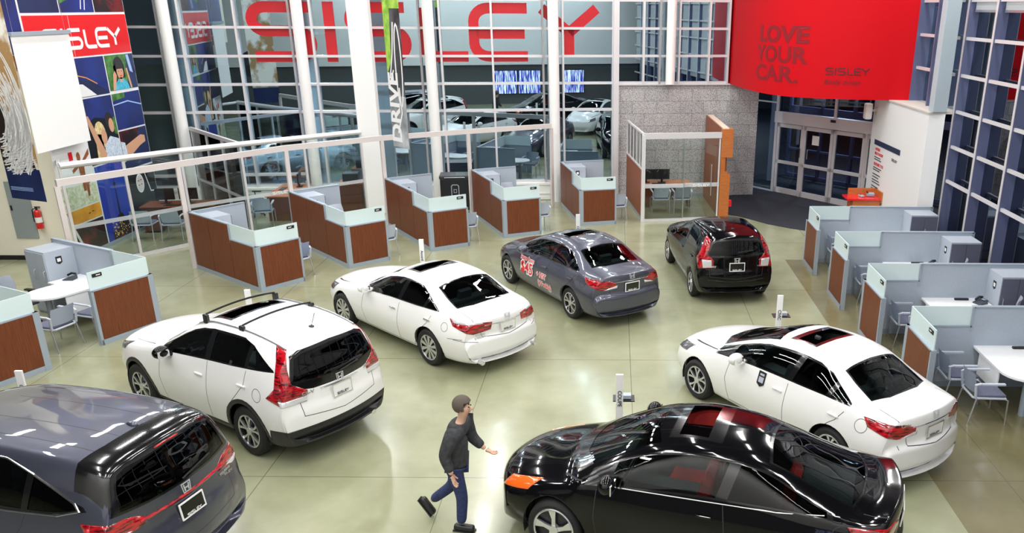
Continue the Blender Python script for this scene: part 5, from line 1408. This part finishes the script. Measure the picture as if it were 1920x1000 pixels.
CRV = dict(paint=PWHITE, cowl=.07, archclad=True, wb=2.62, R=.345, rr=.232, ns=5, style='split', yw=.91, zseat=.62, rear_view=True, rgl=CARGLD,
  rows=[(3.42, .34, .30, .30, .42, .29, .52, .27, .57, .24, .48), (3.53, .34, .50, .50, .45, .48, .60, .42, .66, .24, .55), (3.53, .36, .78, .77, .50, .72, .66, .55, .74, .24, .60),
   (3.42, .34, .92, .90, .55, .84, .74, .58, .80, .24, .66), (3.08, .28, 1.0, .97, .60, .91, .81, .62, .88, .23, .78), (2.62, .22, 1.06, 1.03, .68, .97, .835, .65, .905, .22, .81),
   (2.15, .20, 1.13, 1.10, .72, 1.04, .84, .68, .91, .22, .83), (1.30, .14, 1.53, 1.46, .63, 1.10, .83, .68, .91, .22, .84), (.85, .06, 1.625, 1.555, .615, 1.13, .825, .68, .91, .22, .84),
   (.20, .0, 1.645, 1.57, .61, 1.17, .82, .68, .91, .22, .84), (-.30, -.05, 1.62, 1.54, .60, 1.215, .81, .69, .905, .22, .83), (-.62, -.10, 1.575, 1.495, .585, 1.25, .78, .70, .90, .23, .82),
   (-.76, -.12, 1.535, 1.455, .575, 1.24, .76, .70, .885, .25, .80), (-.84, -.14, 1.33, 1.30, .60, 1.17, .75, .70, .875, .27, .79), (-.91, -.16, 1.10, 1.08, .66, 1.02, .77, .68, .87, .29, .78),
   (-.93, -.17, .86, .85, .68, .81, .78, .65, .86, .30, .78), (-.97, -.18, .70, .69, .66, .66, .77, .56, .85, .31, .77), (-.98, -.19, .50, .49, .60, .48, .72, .44, .80, .33, .70),
   (-.88, -.18, .35, .35, .45, .35, .60, .345, .66, .33, .55)],
  ws=[(2.08, -.01), (2.06, .32), (1.90, .64), (1.22, .56), (1.30, .30), (1.32, -.01)],
  rw=[(-.01, 1.11), (.40, 1.115), (.66, 1.15), (.56, 1.40), (.45, 1.445), (-.01, 1.47)],
  rwo=[(-.01, .985), (.42, .995), (.62, 1.03), (.71, 1.13), (.60, 1.44), (.48, 1.485), (-.01, 1.51)],
  dlo=(1.95, 1.91, -.60, -.58), tip=(.05, -.60, .08, 1.5), win=[(1.80, 1.74, .86, .80), (.74, .68, -.02, -.06), (-.09, -.14, -.53, -.52)], dl1=.93,
  clad=[[(-1.3, .1), (-1.3, .56), (-.50, .50), (-.38, .1)], [(-.38, .1), (-.38, .34), (2.3, .33), (2.3, .1)], [(2.98, .1), (3.0, .42), (3.9, .42), (3.9, .1)]],
  lamps=[([(-.64, .76, 1.53), (-.76, .69, 1.50), (-.80, .73, 1.30), (-.88, .76, 1.12), (-.97, .60, 1.00), (-.94, .60, .86), (-.76, .86, .86), (-.54, .92, .93), (-.66, .86, 1.06), (-.66, .82, 1.22), (-.66, .78, 1.38)], (.707, .707, 0), 8),
         ([(-.96, .60, .93), (-.94, .60, .865), (-.76, .86, .85), (-.74, .88, .92)], (.707, .707, 0), 12),
         ([(2.95, .86, .96), (3.38, .64, .84), (3.45, .64, .74), (3.05, .88, .84)], (-.707, .707, 0), 9)],
  seams=[[(1.92, 1.0), (1.97, .68), (1.92, .36)], [(.80, 1.13), (.81, .68), (.82, .36)], [(-.06, 1.18), (-.02, 1.0), (.12, .85), (.38, .60), (.42, .36)], [(2.2, 1.06), (3.08, .95)]],
  rseams=[[(.62, .88), (.60, .68), (.0, .62)]], tseams=[],
  mir=(1.66, 1.08), mirm=PBLACK, handles=[(.98, .93), (.02, .98)], plate=(0, .865, True), badge=1.02, shelf=False, shelfx=(0, 0), winname=['front_door_window', 'rear_door_window', 'quarter_window'],
  words=[('CR-V', .50, .96, .06, BRUSH), ('AWD', -.52, .985, .045, BRUSH)],
  strips=[('rear', [(0, .965), (.2, .965), (.32, .965)], .014, CHROME, 'tailgate_chrome_strip', True)], exh=[(-.95, -.5, .32)], wiper=[(.0, 1.1), (-.35, 1.13)])
CRV['sun'] = [(1.02, -.01), (1.02, .40), (.72, .41), (.72, -.01)]; CRV['sun2'] = [(1.14, -.01), (1.14, .45), (.66, .46), (.66, -.01)]
def crv_bars(root, c, hit):
    for x in (1.08, .26):
        b = MB(); pts = []
        for y in np.linspace(-.56, .56, 9):
            pts.append(V(x, y, 1.685 - .04*(y/.56)**2))
        b.tube(pts, .011, 6, 1.3)
        cb = b.build('roof_crossbar', BLACK, root)
        for sd in (1, -1):
            b = MB(); h = hit((x, sd*.57, 3), (0, 0, -1))[0]; z = h.z if h else 1.58
            b.box((x, sd*.57, (z+1.635)/2), (.10, .05, abs(1.635-z)+.02)); b.bevel(.015); b.build('crossbar_foot', BLACK, cb)
    for sd in (1, -1):
        b = MB(); q = []
        for x in np.linspace(1.25, -.62, 12):
            h = hit((x, sd*.57, 3), (0, 0, -1))[0]
            if h: q.append(h+V(0, 0, .012))
        b.tube(q, .014, 6); b.build('roof_rail', BRUSH, root)
    h = hit((-.45, .0, 3), (0, 0, -1))[0]
    b = MB(); b.sph(h, .035, (1.3, 1, .5)); b.tube([h, h+V(-.10, 0, .20)], .005, 6); b.build('roof_aerial', BLACK, root)
CRV['extra'] = [crv_bars]

CRV['extra'].append(fuel(-.30, .92, .085))
CIV['extra'] = [fuel(-.42, .84, .085)]
def sc(f0, f1, wb0, wb1, ky, kz, dz=0):
    def f(x, k, zt, ze, ye, zb, yb, zm, ym, zs, ys):
        nx = x*f0 if x < 0 else (x*wb1/wb0 if x < wb0 else wb1+(x-wb0)*f1)
        return (nx, k, zt*kz+dz, ze*kz+dz, ye*ky, zb*kz+dz, yb*ky, zm*kz+dz, ym*ky, zs*kz+dz, ys*ky)
    return f
FIT = dict(CRV); FIT.update(paint=PBLACK, archclad=False, wb=2.53, R=.30, rr=.215, ns=7, style='plain', yw=.85, zseat=.52, sgl=[CARGL, CARGLD, CARGLD],
  rows=rows_xf(CRV['rows'], sc(.74, .85, 2.62, 2.53, .93, .925, -.02)), clad=[],
  ws=[(2.0, -.01), (1.98, .30), (1.84, .58), (1.18, .52), (1.25, .28), (1.27, -.01)],
  rw=[(-.01, 1.03), (.36, 1.035), (.60, 1.06), (.50, 1.26), (.41, 1.31), (-.01, 1.33)],
  rwo=[(-.01, .985), (.36, .995), (.64, 1.03), (.53, 1.31), (.43, 1.35), (-.01, 1.37)],
  dlo=(1.90, 1.86, -.40, -.38), tip=(.15, -.42, .2, 1.5), win=[(1.70, 1.64, .84, .78), (.72, .66, .04, -.02), (-.04, -.10, -.35, -.34)],
  lamps=[([(-.46, .73, 1.38), (-.58, .58, 1.33), (-.62, .64, 1.06), (-.70, .55, .93), (-.70, .56, .78), (-.55, .80, .76), (-.42, .86, .96), (-.50, .80, 1.10)], (.707, .707, 0), 8),
         ([(-.69, .60, .94), (-.70, .60, .79), (-.62, .74, .78), (-.60, .76, .95)], (.707, .707, 0), 12),
         ([(2.85, .80, .86), (3.16, .60, .78), (3.22, .60, .68), (2.9, .82, .76)], (-.707, .707, 0), 9)],
  seams=[[(1.85, .92), (1.90, .62), (1.85, .32)], [(.78, 1.04), (.79, .62), (.80, .32)], [(-.04, 1.08), (.0, .9), (.12, .76), (.34, .56), (.38, .32)], [(2.1, .97), (2.95, .87)]],
  rseams=[[(.58, .80), (.56, .60), (.0, .55)]], mir=(1.60, .99), mirm=PBLACK, handles=[(.95, .84), (.02, .88)], plate=(0, .80, False), badge=.93,
  words=[('FIT', .48, .80, .055, BRUSH), ('VTEC', -.50, .80, .035, BRUSH)],
  strips=[('rear', [(0, .50), (.3, .505), (.6, .53)], .008, GLOSSB, 'bumper_strip', True)], exh=[], extra=[], sun=None, sun2=None)
def fit_aer(root, c, hit):
    h = hit((-.20, 0, 3), (0, 0, -1))[0]
    b = MB(); b.sph(h, .03, (1.3, 1, .5)); b.tube([h, h+V(-.09, 0, .20)], .005, 6); b.build('roof_aerial', BLACK, root)
FIT['extra'] = [fit_aer]

ODY = dict(CRV); ODY.update(paint=PBLUE, archclad=False, spoil=[(-.62, -.01), (-.60, .40), (-.54, .66), (-.58, .80), (-1.2, .80), (-1.2, -.01)], wb=3.0, R=.345, rr=.235, ns=10, style='plain', yw=1.0, zseat=.62, sgl=[CARGL, CARGLD, CARGLD], clad=[],
  rows=[(3.90, .34, .30, .30, .46, .29, .56, .27, .62, .22, .52), (4.0, .34, .50, .50, .50, .48, .66, .42, .72, .22, .6), (4.0, .36, .74, .73, .54, .70, .72, .55, .80, .22, .66),
   (3.88, .34, .86, .84, .60, .80, .80, .58, .88, .22, .72), (3.5, .28, .96, .93, .66, .88, .90, .62, .97, .21, .86), (3.0, .22, 1.05, 1.02, .74, .95, .92, .65, 1.0, .20, .89),
   (2.65, .20, 1.13, 1.10, .78, 1.02, .925, .68, 1.005, .20, .91), (1.75, .14, 1.62, 1.54, .70, 1.08, .91, .68, 1.005, .20, .93), (1.2, .06, 1.70, 1.625, .69, 1.10, .905, .68, 1.005, .20, .93),
   (.20, .0, 1.735, 1.66, .685, 1.12, .90, .68, 1.005, .20, .93), (-.40, -.05, 1.725, 1.645, .67, 1.16, .89, .69, 1.0, .20, .92), (-.78, -.09, 1.69, 1.61, .65, 1.24, .86, .70, .98, .22, .90),
   (-.92, -.11, 1.63, 1.56, .64, 1.22, .84, .70, .965, .24, .88), (-1.0, -.13, 1.42, 1.39, .68, 1.20, .83, .70, .95, .26, .87), (-1.07, -.15, 1.18, 1.16, .72, 1.08, .84, .68, .945, .28, .86),
   (-1.10, -.16, .90, .89, .74, .84, .86, .65, .935, .29, .86), (-1.15, -.17, .72, .71, .72, .68, .85, .56, .93, .30, .85), (-1.16, -.18, .50, .49, .66, .48, .80, .44, .88, .31, .78),
   (-1.05, -.17, .33, .33, .5, .33, .66, .325, .72, .31, .6)],
  ws=[(2.58, -.01), (2.56, .35), (2.38, .70), (1.66, .62), (1.75, .33), (1.77, -.01)],
  rw=[(-.01, 1.175), (.45, 1.18), (.70, 1.20), (.655, 1.40), (.60, 1.52), (.50, 1.56), (-.01, 1.575)],
  rwo=[(-.01, 1.15), (.45, 1.155), (.80, 1.18), (.73, 1.44), (.70, 1.60), (.56, 1.655), (-.01, 1.67)],
  dlo=(2.42, 2.38, -.74, -.70), tip=(.25, -.76, .08, 1.25), win=[(2.2, 2.14, 1.3, 1.24), (1.18, 1.12, .05, -.02), (-.03, -.10, -.68, -.66)],
  lamps=[([(-.75, .96, 1.14), (-1.06, .70, 1.12), (-1.10, .58, 1.06), (-1.12, .57, .98), (-1.0, .80, .94), (-.80, .96, 1.0)], (.707, .707, 0), 8),
         ([(-.78, .96, 1.0), (-1.06, .70, .975), (-1.0, .80, .93), (-.80, .96, .95)], (.707, .707, 0), 12)],
  seams=[[(2.30, 1.0), (2.35, .68), (2.3, .30)], [(1.22, 1.1), (1.23, .68), (1.24, .30)], [(.0, 1.12), (.04, 1.0), (.14, .85), (.42, .60), (.46, .30)]],
  rseams=[[(.66, .94), (.64, .62), (.0, .58)]], tseams=[[(1.2, .22), (-.6, .22)], [(1.2, .50), (-.6, .50)]],
  mir=(2.15, 1.08), mirm=PBLUE, handles=[(1.38, .97), (.9, .97)], handm=CHROME, plate=(0, .88, False), badge=1.09,
  words=[('TOURING', -.60, .93, .036, BRUSH)],
  strips=[('rear', [(0, 1.02), (.3, 1.02), (.56, 1.02)], .020, REDLAMP, 'tailgate_red_strip', True), ('side', [(2.2, 1.02), (1.0, 1.11), (.2, 1.13), (-.4, 1.175), (-.66, 1.25)], .012, CHROME, 'window_chrome_strip', True),
          ('rear', [(0, 1.595), (.16, 1.59)], .010, REDLAMP, 'high_brake_lamp', True)],
  exh=[], extra=[], sun=None, sun2=None, wiper=[(.02, 1.20), (-.42, 1.25)])
def ody_ex(root, c, hit):
    h = hit((-.55, 0, 3), (0, 0, -1))[0]
    b = MB(); b.sph(h, .045, (1.6, .8, .7)); b.build('roof_aerial', PBLUE, root, smooth=True)
    h = hit((-4, -.62, .88), (1, 0, 0))[0]
    if h: logo_w('dealer_lettering', .18, .03, frame(h-V(.006, -.09, 0), (0, -1, 0), (0, 0, 1)), BRUSH, root)
    for sd in (1, -1):
        b = MB(); q = []
        for x, z in ((-.66, 1.24), (-.60, 1.31), (-.35, 1.41), (-.1, 1.50), (.25, 1.60), (.9, 1.61)):
            h = hit((x, sd*3, z), (0, -sd, 0))[0]
            if h: q.append(h)
        if len(q) > 1: b.tube(q, .012, 6); b.build('window_chrome_strip', CHROME, root)
ODY['extra'] = [ody_ex]

CPE = dict(CIV); CPE.update(paint=PBLACK, wb=2.62, R=.32, rr=.245, ns=5, style='wide', yw=.88, seatm=SEATR, hl=AMBER, rdrop=.20, rfwd=.12, zseat=.44,
  rows=[(3.40, .36, .26, .26, .42, .25, .52, .23, .57, .18, .48), (3.50, .36, .44, .44, .44, .43, .58, .37, .63, .18, .53), (3.50, .38, .60, .59, .46, .57, .62, .46, .69, .18, .56),
   (3.38, .38, .71, .695, .50, .66, .69, .50, .77, .18, .64), (3.05, .32, .82, .79, .56, .74, .76, .54, .845, .18, .74), (2.62, .24, .91, .875, .62, .82, .80, .57, .878, .17, .78),
   (2.48, .22, .965, .93, .66, .87, .81, .59, .88, .17, .79), (1.60, .16, 1.33, 1.27, .56, .92, .80, .59, .88, .17, .80), (1.10, .06, 1.39, 1.33, .55, .94, .795, .59, .88, .17, .80),
   (.66, .0, 1.375, 1.31, .54, .95, .79, .59, .88, .17, .80), (.22, -.07, 1.29, 1.23, .53, .96, .785, .60, .88, .17, .80), (-.22, -.12, 1.15, 1.10, .545, .965, .78, .62, .88, .17, .79),
   (-.62, -.16, 1.035, 1.0, .58, .955, .76, .62, .865, .18, .77), (-.80, -.20, 1.01, .985, .60, .945, .74, .61, .84, .19, .74), (-.97, -.24, 1.02, 1.0, .60, .93, .70, .59, .80, .20, .69),
   (-1.0, -.24, .90, .88, .58, .86, .68, .58, .78, .21, .67), (-.98, -.24, .72, .70, .56, .68, .68, .55, .78, .22, .67), (-1.04, -.24, .60, .59, .54, .57, .67, .47, .77, .23, .67),
   (-1.04, -.24, .40, .39, .50, .38, .65, .34, .73, .24, .63), (-.93, -.22, .26, .26, .40, .26, .52, .255, .60, .24, .48)],
  ws=[(2.42, -.01), (2.39, .30), (2.23, .60), (1.50, .49), (1.58, .26), (1.60, -.01)],
  rw=[(-.60, -.01), (-.58, .30), (-.50, .54), (-.10, .50), (.32, .46), (.36, .20), (.37, -.01)],
  rwo=[(-.62, -.01), (-.60, .30), (-.52, .56), (-.10, .52), (.35, .48), (.39, .20), (.40, -.01)],
  dlo=(2.26, 2.2, -.34, -.33), tip=(.45, -.36, .3, 1.6), win=[(2.0, 1.92, .84, .74), (.72, .62, -.28, -.27)], winname=['front_door_window', 'quarter_window'], sgl=[CARGL, CARGLD],
  sun=[(1.34, -.01), (1.34, .36), (1.02, .37), (1.02, -.01)], sun2=[(1.44, -.01), (1.44, .41), (.86, .42), (.86, -.01)],
  lamps=[([(-.55, .85, .93), (-.94, .55, .93), (-1.0, .40, .87), (-1.0, .40, .80), (-.92, .66, .74), (-.62, .87, .80)], (.707, .707, 0), 8),
         ([(2.92, .80, .79), (3.30, .62, .70), (3.36, .62, .60), (3.02, .83, .68)], (-.707, .707, 0), 9)],
  seams=[[(2.12, .86), (2.14, .58), (2.10, .26)], [(.76, .94), (.72, .70), (.80, .45), (.86, .26)], [(2.3, .90), (3.05, .78)]],
  tseams=[[(-.62, .60), (-.92, .61)]], mir=(1.95, .95), mirm=PBLACK, handles=[(.94, .80)], handm=PBLACK, plate=(0, .78, False), badge=.96, shelfx=(-.5, .05), words=[],
  strips=[('side', [(2.1, .90), (1.0, .93), (.2, .95), (-.25, .985)], .007, CHROME, 'window_chrome_strip', True)])

# ================================================================ place the cars
build_car('car', 'white sedan with silver ten spoke wheels and twin chrome exhausts, middle of the hall', (-2.635, 14.09), 137.9, ACC, 1.008)
build_car('car', 'white crossover with black roof crossbars and tall red tail lamps', (-4.60, 11.02), 148.0, CRV, 1.015, 1.08)
CIVD = dict(CIV); CIVD['paint'] = PGREY; CIVD['mirm'] = PGREY; CIVD['plate'] = (0, .78, False); CIVD['words'] = [('HYBRID', -.52, .955, .04, None)]
def lease(root, c, hit):
    P_ = mat('decal_white', (.85, .85, .85), .4); Q_ = mat('decal_red', (.75, .01, .03), .4)
    for txt, x, z, s_, m2, sh in (('lease from', 1.98, .80, .135, Q_, 0), ('$45', 1.96, .60, .34, Q_, 0), ('+ HST', 1.28, .60, .15, Q_, 0), ('(Weekly)', 1.26, .42, .15, Q_, 0)):
        h, n = hit((x-.2, 3, z), (0, -1, 0))
        if not h: continue
        h2 = hit((x-.2, 3, z+.08), (0, -1, 0))[0]; h3 = hit((x-.5, 3, z), (0, -1, 0))[0]
        up = (h2-h).normalized(); rt = (h3-h).normalized()
        nn = rt.cross(up); up = nn.cross(rt).normalized()
        o = V(x, h.y, z)+rt*0+nn*.006; o.y = h.y + (h-h3).y/.3*(.2)*-1*-1 + .006
        M = frame(o, rt, up)
        text_into('decal_outline', txt, s_, M, P_, root, .001, s_*.085, 'LEFT')
        text_into('decal_lettering', txt, s_, M @ Matrix.Translation((0, 0, .0015)), m2, root, .001, s_*.015, 'LEFT')
def shield(root, c, hit):
    h, n = hit((1.30, 3, .84), (0, -1, 0)); h2 = hit((1.30, 3, .92), (0, -1, 0))[0]
    M = frame(h+V(0, .004, 0), (-1, 0, 0), (h2-h).normalized())
    b = MB(); b.prism([(-.07, .11), (-.07, -.07), (0, -.11), (.07, -.07), (.07, .11)], 0, .003, M); o = b.build('shield_sticker', BLACK, root)
    b = MB(); b.prism([(-.045, .03), (-.045, -.05), (.045, -.05), (.045, .03)], .003, .004, M); b.prism([(-.04, .05), (.04, .05), (.04, .08), (-.04, .08)], .003, .004, M); b.build('sticker_print', CABG, o)
CIVD['extra'] = list(CIV['extra'])+[lease]
cd = build_car('car', 'slate grey sedan with red and white $45 lease lettering on its doors', (-.17, 16.31), 124.0, CIVD, 1.026)
build_car('car', 'black hatchback with black glass roof parked near the glass office', (2.50, 17.42), 97.9, FIT, 1.01, 1.03)
build_car('car', 'blue grey minivan in the near left corner seen from behind', (-5.60, 7.93), 164.0, ODY, 1.025, 1.03)
build_car('car', 'black two door coupe with red seats and open sunroof, nearest on the right', (2.14, 7.95), 161.5, CPE, 1.02, 1.155)

CIVW = dict(CIV)
def _sh(root, c, hit): shield(root, c, hit)
CIVW['extra'] = list(CIV['extra'])+[_sh]
build_car('car', 'white sedan with open sunroof and shield sticker, beside the grey desks on the right', (3.64, 10.42), 125.3, CIVW, 1.03, 1.02)

SIL = dict(ACC); SIL['paint'] = PSILV; SIL['mirm'] = PSILV; SIL['extra'] = []
build_car('car', 'silver sedan parked outside behind the facade glass on the left', (-12.93, 30.33), 44.4, SIL)
t = thing('added_outdoor_light', 'square light fixture outside above the silver sedan', 'light', (-10.5, 30.0, 5.0)); POLEZ = 5.0  # lamp on a pole, added to brighten the parked sedan
b = MB(); b.bx(-.45, .45, -.45, .45, .02, .12); b.build('lamp_housing', HOUSING, t); b = MB(); b.beam((0, 0, .10), (0, 7.4, .10), .08, .08); b.bx(-.06, .06, 7.34, 7.46, -POLEZ, .14); b.build('lamp_pole', HOUSING, t)
l = bpy.data.lights.new('added_outdoor_light', 'AREA'); l.size = .8; l.energy = 900; l.color = (.75, .88, 1.0); lo = bpy.data.objects.new('added_outdoor_lamp', l); lo.location = (-10.5, 30.0, 5.0); C.objects.link(lo); lo.parent = None
t = thing('added_outdoor_light', 'square light fixture outside over the porch', 'light', (8.5, 31.5, 4.9)); POLEZ = 4.9  # second added outdoor lamp, a weaker copy at the porch
b = MB(); b.bx(-.45, .45, -.45, .45, .02, .12); b.build('lamp_housing', HOUSING, t); b = MB(); b.beam((0, 0, .10), (0, 7.4, .10), .08, .08); b.bx(-.06, .06, 7.34, 7.46, -POLEZ, .14); b.build('lamp_pole', HOUSING, t)
l2 = l.copy(); l2.energy = 250; lo2 = lo.copy(); lo2.data = l2; lo2.location = (8.5, 31.5, 4.9); C.objects.link(lo2)

# ================================================================ walking person
def skinned(name, m, verts, edges, parent=None, root=0, sub=2):
    me = bpy.data.meshes.new(name); me.from_pydata([v[0] for v in verts], edges, [])
    o = bpy.data.objects.new(name, me); C.objects.link(o)
    md = o.modifiers.new('skin', 'SKIN'); md.use_smooth_shade = True
    if not me.skin_vertices: me.attributes  # layer is made with the modifier below
    if len(me.skin_vertices) == 0:
        bm = bmesh.new(); bm.from_mesh(me); bm.verts.layers.skin.verify(); bm.to_mesh(me); bm.free()
    for i, v in enumerate(verts):
        sv = me.skin_vertices[0].data[i]; sv.radius = v[1] if isinstance(v[1], tuple) else (v[1], v[1]); sv.use_root = (i == root)
    s = o.modifiers.new('sub', 'SUBSURF'); s.levels = sub; s.render_levels = sub
    dg = bpy.context.evaluated_depsgraph_get(); me2 = bpy.data.meshes.new_from_object(o.evaluated_get(dg))
    bpy.data.objects.remove(o)
    me2.name = name; me2.materials.clear(); me2.materials.append(m)
    for p in me2.polygons: p.use_smooth = True
    o = bpy.data.objects.new(name, me2); C.objects.link(o)
    if parent: o.parent = parent
    return o
SKIN = mat('skin', (.62, .38, .27), .5); JACK = noise_mat('dark_jacket_cloth', (.02, .022, .028), (.05, .052, .055), 20, .85); JEAN = noise_mat('blue_denim', (.012, .020, .075), (.03, .045, .13), 40, .85); HAIR = mat('grey_brown_hair', (.09, .07, .055), .8)
pr = thing('person', 'person in dark jacket and blue jeans striding across the open floor', 'person', (-1.86, 8.62, 0), R_(-12)); pr.scale = (.96, .96, .96)
# local: walks towards +x, left side is +y
body = [((0, 0, .95), (.15, .13)), ((.01, 0, 1.12), (.14, .115)), ((.05, 0, 1.30), (.17, .125)), ((.075, 0, 1.43), (.15, .10)), ((.10, 0, 1.51), .055), ((.125, 0, 1.58), .055),
 ((.02, .10, .88), .10), ((.10, .105, .50), .066), ((.05, .10, .12), .045), ((.06, -.10, .88), .10)]
body = [((0, 0, .96), (.10, .09)), ((.015, 0, 1.13), (.10, .08)), ((.05, 0, 1.30), (.12, .08)), ((.075, 0, 1.41), (.09, .06)), ((.10, 0, 1.50), (.055, .055)), ((.13, 0, 1.58), (.055, .055)), ((.145, 0, 1.66), (.085, .092)), ((.15, 0, 1.73), (.080, .085)),
 ((.02, -.10, .88), (.075, .075)), ((.10, -.10, .50), (.066, .066)), ((.06, -.10, .11), (.045, .045)),
 ((-.03, .10, .88), (.075, .075)), ((-.10, .10, .52), (.066, .066)), ((-.42, .10, .24), (.045, .045)),
 ((.07, -.19, 1.385), (.05, .05)), ((-.04, -.26, 1.14), (.046, .046)), ((.06, -.27, .90), (.032, .032)),
 ((.07, .19, 1.385), (.05, .05)), ((.12, .26, 1.14), (.046, .046)), ((.30, .25, 1.00), (.032, .032))]
edges = [(0, 1), (1, 2), (2, 3), (3, 4), (4, 5), (5, 6), (6, 7), (0, 8), (8, 9), (9, 10), (0, 11), (11, 12), (12, 13), (3, 14), (14, 15), (15, 16), (3, 17), (17, 18), (18, 19)]
skinned('body', SKIN, body, edges, pr)
sh = lambda ids, e, g, nm, m: skinned(nm, m, [(body[i][0], (body[i][1][0]+g, body[i][1][1]+g)) for i in ids], e, pr)
skinned('jacket', JACK, [((-.02, 0, .82), (.19, .175)), ((0, 0, 1.0), (.185, .17)), ((.015, 0, 1.15), (.18, .15)), ((.05, 0, 1.30), (.205, .15)), ((.075, 0, 1.43), (.135, .10)), ((.09, 0, 1.475), (.075, .075)),
  ((.07, -.12, 1.42), .115), ((.07, -.205, 1.39), .112), ((-.035, -.262, 1.14), .078), ((.052, -.27, .93), .058), ((.07, .12, 1.42), .115), ((.07, .205, 1.39), .112), ((.12, .262, 1.14), .078), ((.27, .25, 1.025), .058)],
  [(0, 1), (1, 2), (2, 3), (3, 4), (4, 5), (4, 6), (6, 7), (7, 8), (8, 9), (4, 10), (10, 11), (11, 12), (12, 13)], pr)
skinned('jeans', JEAN, [((0, 0, .97), (.15, .14)), ((.02, -.10, .86), .11), ((.10, -.10, .50), .080), ((.065, -.10, .10), .066), ((-.03, .10, .86), .11), ((-.10, .10, .52), .080), ((-.41, .10, .25), .062)], [(0, 1), (1, 2), (2, 3), (0, 4), (4, 5), (5, 6)], pr)
b = MB(); b.sph((.128, 0, 1.725), .122, (1.0, .90, 1.0), 24)
for v in list(b.bm.verts):
    if v.co.x > .20 and v.co.z < 1.765: v.co.x = .17+(v.co.x-.20)*.1
    if v.co.z < 1.65: v.co.z = 1.65; v.co.x = min(v.co.x, .11)
b.build('hair', HAIR, pr, smooth=True)
b = MB(); b.sph((.245, 0, 1.685), .018, (1.3, .8, 1.3)); b.sph((.14, .092, 1.69), .022, (.7, .4, 1.2)); b.sph((.14, -.092, 1.69), .022, (.7, .4, 1.2)); b.build('nose_and_ears', SKIN, pr, smooth=True)
b = MB(); b.sph((.226, .032, 1.715), .009); b.sph((.226, -.032, 1.715), .009); b.build('eyes', BLACK, pr)
b = MB(); b.box((.226, 0, 1.642), (.01, .045, .008)); b.build('mouth', mat('lips', (.40, .14, .11), .5), pr)
for (sx, sy, sz, tl) in ((.10, -.10, .05, 0), (-.47, .10, .16, -55)):
    b = MB(); M = Matrix.Translation((sx, sy, sz)) @ Matrix.Rotation(R_(-tl), 4, 'Y')
    b.box(None, (.27, .095, .085), M=M); b.bevel(.035, 3); b.box(None, (.28, .10, .02), M=M @ Matrix.Translation((0, 0, -.04))); b.build('shoe', BLACK, pr, smooth=True)
for wr, dr in (((.06, -.27, .90), V(.25, 0, -1)), ((.30, .25, 1.00), V(1, -.05, -.35))):
    wv = Vector(wr); dr.normalize(); sd = V(0, 1, 0); nrm = dr.cross(sd).normalized()
    vs = [(tuple(wv), .026), (tuple(wv+dr*.07), (.034, .022))]; es = [(0, 1)]
    for k, (o_, L) in enumerate(((-.032, .072), (-.011, .082), (.011, .078), (.032, .060))):
        a = len(vs); p = wv+dr*.095+sd*o_
        vs += [(tuple(p), .010), (tuple(p+dr*L*.5+nrm*.008), .009), (tuple(p+dr*L*.85+nrm*.03), .008)]; es += [(1, a), (a, a+1), (a+1, a+2)]
    a = len(vs); vs += [(tuple(wv+dr*.04+sd*.035*(1 if wr[1] < 0 else -1)+nrm*.01), .011), (tuple(wv+dr*.085+sd*.055*(1 if wr[1] < 0 else -1)+nrm*.03), .009)]; es += [(0, a), (a, a+1)]
    skinned('hand', SKIN, vs, es, pr)
